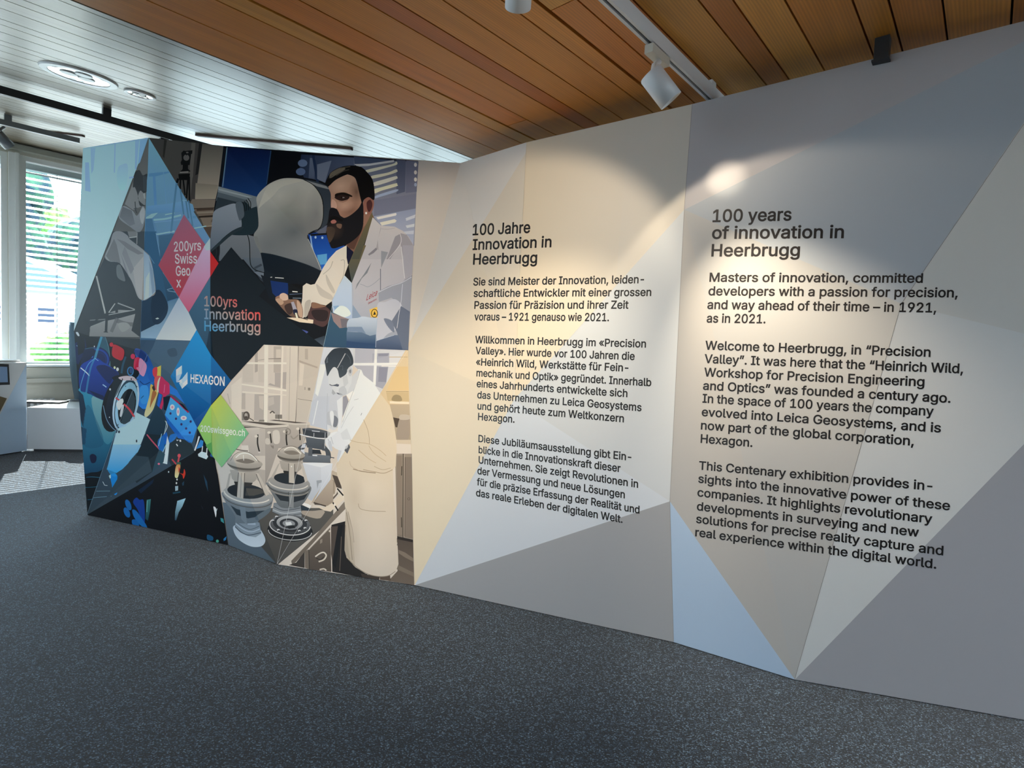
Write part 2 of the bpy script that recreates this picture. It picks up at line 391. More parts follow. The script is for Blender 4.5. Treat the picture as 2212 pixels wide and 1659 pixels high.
spotlight(p2, c2, on_y(1090, 640, 3.0), 'white cylinder spotlight cut off by the top edge, left of the long white track', r=.0425, L=.125,
          energy=36, size=math.radians(96), blend=.3, soft=.02, dirn=on_y(1060, 760, 3.05) - c2,
          beam=(95, math.radians(70), on_y(1090, 1000, 2.9) - c2))

c3 = Vector((-1.15, 1.50, 2.55)); p3 = Vector((-1.16, 1.49, CZ - .02))  # extra spotlight out of view, added to brighten the photo collage
spotlight(p3, c3, on_y(690, 760, 3.2), 'added white cylinder spotlight, unseen above the top edge, brightening the photo collage', r=.048, L=.14,
          energy=25, size=math.radians(85), blend=.6, soft=.02, beam=(75, math.radians(60), on_y(690, 900, 3.2) - c3))
# tracks under the sloping pale ceiling
def slope_track(px, drop, ua, ub, label, m, w_, h_, hang, slot, group='tracks under the pale sloping ceiling'):
    q = on_slope(px[0], px[1], drop); wq = (q - P0).dot(N2)
    a = RP(ua, wq, Z1 - SL * wq - drop); b = RP(ub, wq, Z1 - SL * wq - drop)
    return track(a, b, label, m, w_, h_, slot, SLN, group=group, hangers=hang, ceil_gap=max(.01, drop - h_ / 2)), wq
slope_track((100, 222), .075, -4, 6.0, 'long black track under the pale sloping ceiling, running behind the picture wall', M_DARK, .055, .05, (2.6, 3.4, 5.2), False)
qa = on_slope(175, 303, .07); ue = (qa - P0).dot(U2)
_, wq2 = slope_track((100, 287), .07, -4, ue, 'short grey track ending just left of the picture wall', M_GREYM, .05, .045, (2.2, 3.5 + ue), False)
sp = on_slope(4, 276, .10); uu = (sp - P0).dot(U2)
pvt = RP(uu, wq2, Z1 - SL * wq2 - .10)
cen = pvt + Vector((.02, -.03, -.13))
spotlight(pvt, cen, cen + (U2 * .8 - N2 * .35 + Vector((0, 0, -.75))), 'small grey spotlight at the left edge hanging from the short grey track', r=.045, L=.13, energy=0, m=M_GREYM, mount='none')

def downlight(px, R, label):
    c = on_slope(*px); root = thing('downlight', c, label, 'ceiling light', 'round lights recessed in the pale ceiling')
    bm = bmesh.new(); lathe(bm, c, -SLN, [(R * .80, -.004), (R * .80, .010), (R, .010), (R * 1.02, .0), (R * 1.0, -.002)], 48); from_bm('trim_ring', bm, M_WHITE, root)
    bm = bmesh.new(); lathe(bm, c, -SLN, [(R * .79, .007), (R * .62, .002), (R * .3, -.0), (0, -.001)], 24)
    o = from_bm('reflector', bm, M_CHROME, root)
    bm = bmesh.new()
    for k in range(3):
        t = k * 2.1; x, y, d = basis(SLN)
        q = c + (x * math.cos(t) + y * math.sin(t)) * R * .28; lathe(bm, q, -SLN, [(0, .008), (R * .22, .006), (R * .24, .0)], 12)
    from_bm('bulb_shade', bm, M_WHITE, root); return root
downlight((172, 163), .185, 'large round recessed ceiling light nearer the camera')
downlight((303, 203), .085, 'small round recessed ceiling light beyond the large one')
# thin dark battens on the pale ceiling
def batten(p, q, i, label):
    a = on_slope(*p, .008); b = on_slope(*q, .008); bm = bmesh.new(); d = (b - a)
    bx(bm, (a + b) / 2, (d.length, .035, .014), (d.normalized(), SLN.cross(d.normalized()), SLN))
    struct(from_bm('trim_%d' % i, bm, mat('dark_batten', hx('4a2a1c'), .5)), label, 'trim')
batten((425, 292.5), (760, 322.5), 5, 'thin dark brown batten on the pale ceiling above the microscope picture')
batten((52, 279), (180, 294), 6, 'thin dark batten on the pale ceiling left of the picture wall')

WH_ = 2.602
# posts that hold the wall, seen in the gap above it
def post(px, label, on, sz, z0=0.0, cut=.008):
    p = on(*px); p.z -= cut; root = thing('support_post', Vector((p.x, p.y, z0)), label, 'post', 'black posts behind the exhibition wall')
    bm = bmesh.new(); bx(bm, Vector((p.x, p.y, (p.z + z0) / 2)), (sz, sz, p.z - z0), BOX); from_bm('post_tube', bm, M_DARK, root)
    bm = bmesh.new(); bx(bm, Vector((p.x, p.y, z0 + .004)), (sz * 1.5, sz * 1.2, .008), BOX); from_bm('foot_plate', bm, M_DARK, root)
post((1908, 84), 'short black post standing on the right end of the white text wall', lambda x, y: on_z(x, y, CZ), .05, WH_, .0)
post((354, 268), 'black post showing above the dark picture wall under the black track', lambda x, y: on_slope(x, y), .055, 0, .115)

# ------------------------------------------------------------------ white display furniture by the window
M_SCREEN = mat('screen', hx('5f7590'), .12, emit=(hx('52667f'), .5))
A = on_z(58, 976); B = on_z(180, 977); C0 = on_z(0, 985)
dirB = (B - A); dirB.z = 0; dirB.normalize(); nB = Vector((-dirB.y, dirB.x, 0))     # nB points away from the camera
hB = on_plane(58, 880, A, nB).z
bk = on_z(120, 862, hB); dep = (bk - A).dot(nB)
bench = thing('display_bench', A, 'low white bench between the tall plinth and the picture wall', 'bench')
Lb = 1.55
def prism(name, base, z0, z1, m, parent):
    bm = bmesh.new(); lo = [bm.verts.new((p.x, p.y, z0)) for p in base]; hi = [bm.verts.new((p.x, p.y, z1)) for p in base]; n = len(base)
    bm.faces.new(lo[::-1]); bm.faces.new(hi)
    for i in range(n): bm.faces.new((lo[i], lo[(i + 1) % n], hi[(i + 1) % n], hi[i]))
    return from_bm(name, bm, m, parent)
fp = lambda i, o: [A + dirB * i + nB * o, A + dirB * (Lb - i) + nB * o, A + dirB * (Lb - i) + nB * (dep - o), A + dirB * i + nB * (dep - o)]
prism('body', fp(.004, 0), .03, hB - .02, M_WHITE, bench)
prism('bench_top', [A + dirB * .004 - nB * .004, A + dirB * Lb - nB * .004, A + dirB * Lb + nB * dep, A + dirB * .004 + nB * dep], hB - .02, hB, M_WHITE, bench)
prism('plinth_recess', fp(.04, .04), 0, .03, M_DARK, bench)
# papers and booklet on the bench
def sheet(name, c, d, a, b, t, m, label, cat, group=None):
    bm = bmesh.new(); bx(bm, c + Vector((0, 0, t / 2)), (a, b, t), (d, Vector((-d.y, d.x, 0)), Vector((0, 0, 1))))
    o = from_bm(name, bm, m); return tag(o, label, cat, group)
q = on_z(96, 870, hB)
sheet('booklet', q + Vector((0, 0, .001)), dirB, .40, .16, .018, M_DARK, 'flat black booklet lying on the low white bench', 'booklet')
q = on_z(165, 866, hB)
sheet('booklet', q + Vector((0, 0, .001)), dirB, .14, .12, .014, mat('grey_cover', hx('59636e'), .4), 'small grey booklet on the bench beside the picture wall', 'booklet')
# tall plinth
dirT = (C0 - A); dirT.z = 0; dirT.normalize(); nT = Vector((dirT.y, -dirT.x, 0))
if nT.dot(Vector((0, 1, 0))) < 0: nT = -nT
nT = (nT - 0 * dirT)
hT = on_plane(57, 783, A, dirB.cross(Vector((0, 0, 1)))).z
nTb = Vector((-dirT.y, dirT.x, 0)); nTb = nTb if (CAM - A).dot(nTb) < 0 else -nTb    # away from the camera
Lt = 1.2
tall = thing('display_plinth', A, 'tall white plinth with a screen at the left edge of the room', 'plinth')
tp = lambda i, o: [A + dirT * i + nTb * o, A + dirT * (Lt - i) + nTb * o, A + dirT * (Lt - i) + nTb * (.55 - o), A + dirT * i + nTb * (.55 - o)]
prism('body', tp(0, 0), .03, hT - .015, M_WHITE, tall); prism('plinth_top', tp(-.003, -.003), hT - .015, hT, M_WHITE, tall); prism('plinth_recess', tp(.03, .03), 0, .03, M_DARK, tall)
def on_tall(x, y, off=0.0): return on_plane(x, y, A - nTb * off, nTb)
def facepoly(name, pts, off, m, parent, thick=.004):
    bm = bmesh.new(); f = [on_tall(x, y, off + thick) for x, y in pts]; b = [p + nTb * thick for p in f]
    fv = [bm.verts.new(p) for p in f]; bv = [bm.verts.new(p) for p in b]; n = len(fv)
    bm.faces.new(fv); bm.faces.new(bv[::-1])
    for i in range(n): bm.faces.new((fv[i], fv[(i + 1) % n], bv[(i + 1) % n], bv[i]))
    return from_bm(name, bm, m, parent)
scr = facepoly('screen', [(-30, 785), (19, 787), (21.5, 831), (-30, 833)], .0, M_DARK, tall, .012)
facepoly('display', [(-30, 791), (15.5, 792.5), (17, 825.5), (-30, 827)], .012, M_SCREEN, scr, .001)
facepoly('printed_triangle', [(57, 787), (57.8, 973), (0, 982), (-40, 988), (-10, 915)], .0, mat('pale_blue_print', hx('c6dcf2'), .4), tall, .0008)
facepoly('printed_picture', [(-20, 850), (0, 856), (15, 860.5), (0, 890), (-20, 900)], .0, mat('brown_print', hx('6e5a34'), .4), tall, .0012)
q = A + dirT * .1 + nTb * .25 + Vector((0, 0, hT))
sheet('paper_stack', q + Vector((0, 0, .001)), dirT, .20, .30, .02, M_WHITE, 'small stack of white papers on the tall plinth', 'papers')

# ------------------------------------------------------------------ chair behind the bench
M_FAB = mat('grey_fabric', hx('5c7282'), .9, spec=.2, bump=(120, .4, .003))
cc = RP(.0, .50, 0)
ch = thing('high_back_chair', cc, 'grey fabric high-back chair behind the low bench, half hidden by the picture wall', 'chair')
back_dir = (-U2 * .95 + N2 * .1).normalized(); yax = Vector((-back_dir.y, back_dir.x, 0))
bm = bmesh.new(); rows = []
for iz in range(10):
    t = iz / 9; z = .34 + t * 1.06; r = .23 + .04 * math.sin(t * 2.6) ; lean = .0 + .05 * t
    ang = math.radians(88 - 42 * max(0, t - .45) / .55); row = []
    for ia in range(13):
        a = -ang + 2 * ang * ia / 12
        row.append((cc + back_dir * (math.cos(a) * r + lean) + yax * (math.sin(a) * r)) + Vector((0, 0, z - .03 * (ia - 6) ** 2 / 36 * (iz == 9))))
    rows.append(row)
outer = [[bm.verts.new(p) for p in r_] for r_ in rows]
inner = [[bm.verts.new(p - (p - cc - Vector((0, 0, p.z))).normalized() * .045) for p in r_] for r_ in rows]
for g, flip in ((outer, 0), (inner, 1)):
    for a, b in zip(g, g[1:]):
        for i in range(12): bm.faces.new((a[i], a[i + 1], b[i + 1], b[i]) if not flip else (a[i], b[i], b[i + 1], a[i + 1]))
for i in range(12):
    bm.faces.new((outer[0][i], inner[0][i], inner[0][i + 1], outer[0][i + 1])); bm.faces.new((outer[-1][i], outer[-1][i + 1], inner[-1][i + 1], inner[-1][i]))
for k in range(9):
    bm.faces.new((outer[k][0], outer[k + 1][0], inner[k + 1][0], inner[k][0])); bm.faces.new((outer[k][12], inner[k][12], inner[k + 1][12], outer[k + 1][12]))
from_bm('backrest', bm, M_FAB, ch, True)
bm = bmesh.new(); lathe(bm, cc + Vector((0, 0, .33)), Vector((0, 0, 1)), [(0, 0), (.16, 0), (.19, .03), (.19, .08), (.16, .11), (0, .12)], 32); from_bm('seat', bm, M_FAB, ch, True)
bm = bmesh.new(); lathe(bm, cc, Vector((0, 0, 1)), [(0, 0), (.20, 0), (.20, .012), (.03, .03), (.025, .33), (0, .33)], 32); from_bm('pedestal', bm, M_DARK, ch, True)

# ------------------------------------------------------------------ outside
def nmat(name, a, b, sc, rough=.9):
    m = mat(name, rough=rough); nt = m.node_tree; n = nt.nodes.new('ShaderNodeTexNoise'); n.inputs['Scale'].default_value = sc; n.inputs['Detail'].default_value = 6
    cr = nt.nodes.new('ShaderNodeValToRGB'); cr.color_ramp.elements[0].color = (*hx(a), 1); cr.color_ramp.elements[1].color = (*hx(b), 1)
    cr.color_ramp.elements[0].position = .38; cr.color_ramp.elements[1].position = .62
    tc = nt.nodes.new('ShaderNodeTexCoord'); nt.links.new(tc.outputs['Object'], n.inputs['Vector']); nt.links.new(n.outputs['Fac'], cr.inputs['Fac'])
    nt.links.new(cr.outputs[0], nt.nodes['Principled BSDF'].inputs['Base Color']); return m
M_LEAF = nmat('foliage', '35632f', '82b052', 2.2); M_LEAF2 = nmat('dark_foliage', '1b3340', '3f6a4a', 1.6)
M_BARK = mat('bark', hx('4d4034'), .9); M_LAWN = nmat('lawn', '7b8082', '90958f', .6)
bm = bmesh.new(); gz = -.6
g = [RP(-45, 45, gz), RP(45, 45, gz), RP(45, -70, gz), RP(-45, -70, gz)]; v4 = [bm.verts.new(p) for p in g]; bm.faces.new(v4)
struct(from_bm('ground', bm, M_LAWN), 'pale sunlit ground outside the windows', 'ground')
def tree(px, Y, H, R, m, label):
    b = on_y(px, 700, Y); b.z = gz; root = thing('tree', b, label, 'tree', 'trees outside the window')
    bm = bmesh.new(); lathe(bm, b, Vector((0, 0, 1)), [(R * .10, 0), (R * .07, H * .6), (0, H * .8)], 10); from_bm('trunk', bm, M_BARK, root)
    bm = bmesh.new(); rnd = random.Random(int(px * 7 + Y))
    for k in range(16):
        t = rnd.random(); rr = R * (.42 + .25 * rnd.random()) * (1 - .35 * t); a = rnd.uniform(0, 6.28); q = R * .62 * rnd.random() * (1.1 - .5 * t)
        bmesh.ops.create_icosphere(bm, subdivisions=3, radius=rr, matrix=Matrix.Translation(b + Vector((math.cos(a) * q, math.sin(a) * q, H * (.32 + .60 * t)))))
    for v in bm.verts: v.co += Vector((rnd.uniform(-1, 1), rnd.uniform(-1, 1), rnd.uniform(-1, 1))) * R * .05
    from_bm('crown', bm, m, root)
tree(-25, 26, 9.5, 3.4, M_LEAF2, 'dark green tree outside, seen through the left blind')
tree(98, 40, 10.5, 3.6, M_LEAF, 'bright green tree outside, in the middle of the wide blind')
tree(260, 26, 8.2, 2.8, M_LEAF2, 'dark green tree outside, beside the picture wall')
tree(40, 52, 8.0, 3.0, M_LEAF2, 'dark tree outside behind the pale mullion')
tree(122, 15.5, 1.55, .7, M_LEAF, 'low green shrub outside at the foot of the pale house')
# house
hs = on_y(70, 700, 20); hs.z = gz
house = thing('house', hs, 'pale house with a gabled roof outside the window', 'house')
hx_ = Vector((.93, .37, 0)).normalized(); hy_ = Vector((-hx_.y, hx_.x, 0)); HB = (hx_, hy_, Vector((0, 0, 1)))
M_HW = mat('house_wall', hx('a9bcc0'), .8); M_HR = mat('house_roof', hx('5a6c7c'), .7); M_HG = mat('house_glass', hx('20304a'), .2)
bm = bmesh.new(); bx(bm, hs + Vector((0, 0, 1.55)), (4.4, 3.6, 3.1), HB); from_bm('wall', bm, M_HW, house)
bm = bmesh.new(); pr = [(-2.5, 3.1), (0, 4.3), (2.5, 3.1)]
f0 = [bm.verts.new(hs + hx_ * x + hy_ * -2.1 + Vector((0, 0, z))) for x, z in pr]; f1 = [bm.verts.new(hs + hx_ * x + hy_ * 2.1 + Vector((0, 0, z))) for x, z in pr]
bm.faces.new(f0); bm.faces.new(f1[::-1])
for i in range(3): bm.faces.new((f0[i], f1[i], f1[(i + 1) % 3], f0[(i + 1) % 3]))
from_bm('roof', bm, M_HR, house)
for wx, ww, wz, wh in ((-1.45, .8, 2.2, .8), (.05, .6, 2.2, .8), (1.05, .55, 2.2, .8), (-.9, .7, .7, .8), (1.3, .5, .6, 1.0)):
    bm = bmesh.new(); bx(bm, hs + hx_ * wx + hy_ * -1.80 + Vector((0, 0, wz)), (ww, .04, wh), HB); wf = from_bm('house_window', bm, M_FRAME, house)
    bm = bmesh.new(); bx(bm, hs + hx_ * wx + hy_ * -1.825 + Vector((0, 0, wz)), (ww - .1, .02, wh - .1), HB); from_bm('pane', bm, M_HG, wf)
# ------------------------------------------------------------------ the folded exhibition wall
WH = 2.6
V = {}
def vt(n, x, y): V[n] = on_z(x, y, WH)
def vb(n, x, y): V[n] = on_z(x, y, 0.004)
def vm(n, x, y, Y): V[n] = on_y(x, y, Y)
PX = dict(at=(180, 320), et=(321.5, 297.5), bt=(481, 315), T1=(995, 352), T15=(1137, 307.5), T2=(1495, 225), Dt=(2390, 1),
          ab=(189, 1112), bb=(492, 1176.5), cb=(599, 1219), A=(896, 1264), B=(1455, 1387), C=(1717, 1468), Db=(2400, 1588),
          am=(160, 715), em=(303, 758), bu=(453, 514), bm=(456.5, 875), r=(882, 757), N=(1110, 864), K=(1478, 453), M1=(1447, 1083), L=(1947, 656), Em=(2400, 766))
for n in ('at', 'et', 'bt', 'T1', 'T15', 'T2', 'Dt'): vt(n, *PX[n])
for n in ('ab', 'bb', 'cb', 'A', 'B', 'C', 'Db'): vb(n, *PX[n])
for n, Y in dict(am=3.70, em=3.46, bu=3.50, bm=3.41, r=3.40, K=2.557, Em=1.95).items(): vm(n, *PX[n], Y)
def same_plane(n, a, b, c): V[n] = on_plane(*PX[n], V[a], (V[b] - V[a]).cross(V[c] - V[a]))
same_plane('N', 'T15', 'T2', 'K'); same_plane('M1', 'N', 'K', 'A'); same_plane('L', 'K', 'C', 'M1'); same_plane('Dt', 'K', 'C', 'M1')
FACETS = {   # name: (panel, triangle)
 'f01': (0, 'at et am'), 'f02': (0, 'et em am'), 'f03': (0, 'am em ab'),
 'f04': (1, 'et bt bu'), 'f05': (1, 'et bu em'), 'f06': (1, 'em bu bm'), 'f07': (1, 'em bm ab'), 'f08': (1, 'ab bm bb'),
 'f09': (2, 'bt T1 r'), 'f10': (2, 'bt r bu'), 'f11': (2, 'bu r bm'), 'f12': (2, 'bm r cb'), 'f13': (2, 'bm cb bb'), 'f14': (2, 'r A cb'),
 'f15': (3, 'T1 T15 N'), 'f16': (3, 'T1 N r'), 'f17': (3, 'r N A'),
 'f18': (4, 'T15 T2 K'), 'f19': (4, 'T15 K N'), 'f20': (4, 'N K M1'), 'f21': (4, 'N M1 A'), 'f22': (4, 'A M1 B'),
 'f23': (5, 'T2 Dt K'), 'f24': (5, 'K Dt L'), 'f25': (5, 'K L C'), 'f26': (5, 'K C M1'), 'f27': (5, 'M1 C B'),
 'f28': (6, 'L Dt Em'), 'f29': (6, 'L Em C'), 'f30': (6, 'C Em Db'),
}
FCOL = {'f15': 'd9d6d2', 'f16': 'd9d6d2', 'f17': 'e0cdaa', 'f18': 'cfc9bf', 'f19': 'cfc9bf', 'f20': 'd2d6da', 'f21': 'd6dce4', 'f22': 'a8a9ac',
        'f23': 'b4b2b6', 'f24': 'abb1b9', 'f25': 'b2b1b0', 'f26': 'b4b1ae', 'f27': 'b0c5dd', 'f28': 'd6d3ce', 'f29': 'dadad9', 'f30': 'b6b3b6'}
CP = Vector((0, -1, 0))
root_wall = thing('exhibition_wall', Vector((.0, 2.9, 0)), 'long folded exhibition wall with dark photo collage on the left and white text panels on the right', 'exhibition wall')
M_PANEL = mat('panel_print', rough=.5, spec=.3, attr='Col')
M_PRINT = mat('photo_print', rough=.5, spec=.16, attr='Col')
M_SEAM = mat('panel_edge', hx('b5b3b0'), .5)
FN, FT = {}, {}
for k, (pn, t) in FACETS.items():
    a, b, c = [V[i] for i in t.split()]; n = (b - a).cross(c - a).normalized()
    if n.dot(CAM - a) < 0: n = -n
    FN[k] = n; FT[k] = [PX[i] for i in t.split()]
PLAB = ['left end panel facing the window', 'picture panel with the red and blue diamonds', 'picture panel with the microscope photo', 'narrow off-white panel right of the photos',
        'white panel with the German text', 'white panel with the English text', 'right end panel with a grey triangle']
BACK = Vector((.05, .09, 0)); SHR = .0012
for pi in range(7):
    bm = bmesh.new(); lay = bm.loops.layers.float_color.new('Col'); fr = {}; bk = {}; edges = {}
    for k, (pn, t) in FACETS.items():
        if pn != pi: continue
        ids = t.split()
        for i in ids:
            if i not in fr: fr[i] = bm.verts.new(V[i]); bk[i] = bm.verts.new(V[i] + BACK)
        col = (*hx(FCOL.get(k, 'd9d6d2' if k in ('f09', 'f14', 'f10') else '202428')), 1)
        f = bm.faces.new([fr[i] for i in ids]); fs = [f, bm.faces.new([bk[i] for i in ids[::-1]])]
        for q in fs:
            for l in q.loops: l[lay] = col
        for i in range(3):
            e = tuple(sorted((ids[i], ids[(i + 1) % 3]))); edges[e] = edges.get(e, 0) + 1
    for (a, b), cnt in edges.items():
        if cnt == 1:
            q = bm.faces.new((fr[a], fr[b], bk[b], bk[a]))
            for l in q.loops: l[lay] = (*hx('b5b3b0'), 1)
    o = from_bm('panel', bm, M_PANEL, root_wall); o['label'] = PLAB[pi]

# ---- artwork engine: polygons given in photo coordinates, cut along the folds and laid on the facets
def clip(poly, tri):
    (ax, ay), (bx_, by), (cx, cy) = tri
    if (bx_ - ax) * (cy - ay) - (by - ay) * (cx - ax) < 0: tri = tri[::-1]
    out = poly
    for i in range(3):
        (x0, y0), (x1, y1) = tri[i], tri[(i + 1) % 3]; src = out; out = []
        if not src: return []
        def s(p): return (x1 - x0) * (p[1] - y0) - (y1 - y0) * (p[0] - x0)
        for j in range(len(src)):
            p, q = src[j - 1], src[j]; sp_, sq = s(p), s(q)
            if (sp_ < 0) != (sq < 0):
                t = sp_ / (sp_ - sq); out.append((p[0] + (q[0] - p[0]) * t, p[1] + (q[1] - p[1]) * t))
            if sq >= 0: out.append(q)
    return out
def smooth(pts, n=5):
    out = []; m = len(pts)
    for i in range(m):
        p0, p1, p2, p3 = pts[i - 1], pts[i], pts[(i + 1) % m], pts[(i + 2) % m]
        for k in range(n):
            t = k / n; t2 = t * t; t3 = t2 * t
            out.append(tuple(.5 * (2 * p1[j] + (p2[j] - p0[j]) * t + (2 * p0[j] - 5 * p1[j] + 4 * p2[j] - p3[j]) * t2 + (3 * p1[j] - p0[j] - 3 * p2[j] + p3[j]) * t3) for j in (0, 1)))
    return out
def osm(pts, n=6):
    out = []; m = len(pts)
    for i in range(m - 1):
        p0, p1, p2, p3 = pts[max(0, i - 1)], pts[i], pts[i + 1], pts[min(m - 1, i + 2)]
        for k in range(n):
            t = k / n; t2 = t * t; t3 = t2 * t
            out.append(tuple(.5 * (2 * p1[j] + (p2[j] - p0[j]) * t + (2 * p0[j] - 5 * p1[j] + 4 * p2[j] - p3[j]) * t2 + (3 * p1[j] - p0[j] - 3 * p2[j] + p3[j]) * t3) for j in (0, 1)))
    return out + [pts[-1]]
def stroke(pts, w, close=False):
    L_, R_ = [], []; m = len(pts)
    for i in range(m):
        a = pts[i - 1] if (i or close) else pts[i]; b = pts[(i + 1) % m] if (i < m - 1 or close) else pts[i]
        dx, dy = b[0] - a[0], b[1] - a[1]; l = math.hypot(dx, dy) or 1; nx, ny = -dy / l * w / 2, dx / l * w / 2
        L_.append((pts[i][0] + nx, pts[i][1] + ny)); R_.append((pts[i][0] - nx, pts[i][1] - ny))
    return L_, R_
class Art:
    def __init__(s, gain=1.0): s.items = []; s.gain = gain; s.c = (0, 0, 1.0)
    def crop(s, x, y, sc): s.c = (x, y, sc); return s
    def _p(s, pts):
        if isinstance(pts, str): v = [float(t) for t in pts.replace(',', ' ').split()]; pts = list(zip(v[::2], v[1::2]))
        x, y, k = s.c; return [(x + a / k, y + b / k) for a, b in pts]
    def poly(s, col, pts, d='v', sm=False, alpha=1.0):
        p = s._p(pts)
        if sm: p = smooth(p)
        s.items.append((p, col, d, alpha)); return s
    P = poly
    def sm(s, col, pts, d='v', alpha=1.0): return s.poly(col, pts, d, True, alpha)
    def st(s, col, w_, pts, curve=True, close=False, alpha=1.0):
        p = s._p(pts); w_ = w_ / s.c[2]
        if curve and len(p) > 2: p = smooth(p, 5) if close else osm(p)
        a, b = stroke(p, w_, close)
        if close:
            for i in range(len(a)):
                j = (i + 1) % len(a); s.items.append(([a[i], a[j], b[j], b[i]], col, 'v', alpha))
        else: s.items.append((a + b[::-1], col, 'v', alpha))
        return s
    def el(s, col, cx, cy, rx, ry, rot=0, alpha=1.0, d='v', n=28):
        c_, s_ = math.cos(math.radians(rot)), math.sin(math.radians(rot))
        pts = [(cx + rx * math.cos(t) * c_ - ry * math.sin(t) * s_, cy + rx * math.cos(t) * s_ + ry * math.sin(t) * c_) for t in [2 * math.pi * i / n for i in range(n)]]
        s.items.append((s._p(pts), col, d, alpha)); return s
    def soft(s, col, cx, cy, rx, ry, rot=0, alpha=.6, n=20, mask=None):
        """patch of tone that fades out towards its rim"""
        c_, s_ = math.cos(math.radians(rot)), math.sin(math.radians(rot))
        pts = [(cx + rx * math.cos(t) * c_ - ry * math.sin(t) * s_, cy + rx * math.cos(t) * s_ + ry * math.sin(t) * c_) for t in [2 * math.pi * i / n for i in range(n)]]
        p = s._p(pts); k = s.c[2]; X, Y = s._p([(cx, cy)])[0]
        def fa(q):
            dx, dy = (q[0] - X) * k, (q[1] - Y) * k; r = math.hypot((dx * c_ + dy * s_) / rx, (-dx * s_ + dy * c_) / ry)
            return alpha * max(0.0, 1 - r)
        if mask: p = clipc(mask, p)
        if len(p) > 2: s.items.append((p, col, 'v', fa))
        return s
    def ring(s, col, w_, cx, cy, rx, ry, rot=0, alpha=1.0, a0=0, a1=360, n=32):
        c_, s_ = math.cos(math.radians(rot)), math.sin(math.radians(rot)); pts = []
        for i in range(n + 1):
            t = math.radians(a0 + (a1 - a0) * i / n); pts.append((cx + rx * math.cos(t) * c_ - ry * math.sin(t) * s_, cy + rx * math.cos(t) * s_ + ry * math.sin(t) * c_))
        return s.st(col, w_, pts, curve=False)
EPS = 5e-5; LIFT = Vector((-.25, -.97, 0))    # every layer of ink is lifted the same way, so that it runs unbroken over the folds
def inside(q, p):
    c = False
    for i in range(len(p)):
        (x0, y0), (x1, y1) = p[i - 1], p[i]
        if (y0 > q[1]) != (y1 > q[1]) and q[0] < x0 + (q[1] - y0) / (y1 - y0) * (x1 - x0): c = not c
    return c
def clipc(poly, conv):
    """cut any polygon with a convex one"""
    if sum(conv[i - 1][0] * conv[i][1] - conv[i][0] * conv[i - 1][1] for i in range(len(conv))) < 0: conv = conv[::-1]
    out = poly
    for i in range(len(conv)):
        (x0, y0), (x1, y1) = conv[i - 1], conv[i]; src = out; out = []
        if not src: return []
        def s(p): return (x1 - x0) * (p[1] - y0) - (y1 - y0) * (p[0] - x0)
        for j in range(len(src)):
            p, q = src[j - 1], src[j]; sp_, sq = s(p), s(q)
            if (sp_ < 0) != (sq < 0):
                t = sp_ / (sp_ - sq); out.append((p[0] + (q[0] - p[0]) * t, p[1] + (q[1] - p[1]) * t))
            if sq >= 0: out.append(q)
    return out
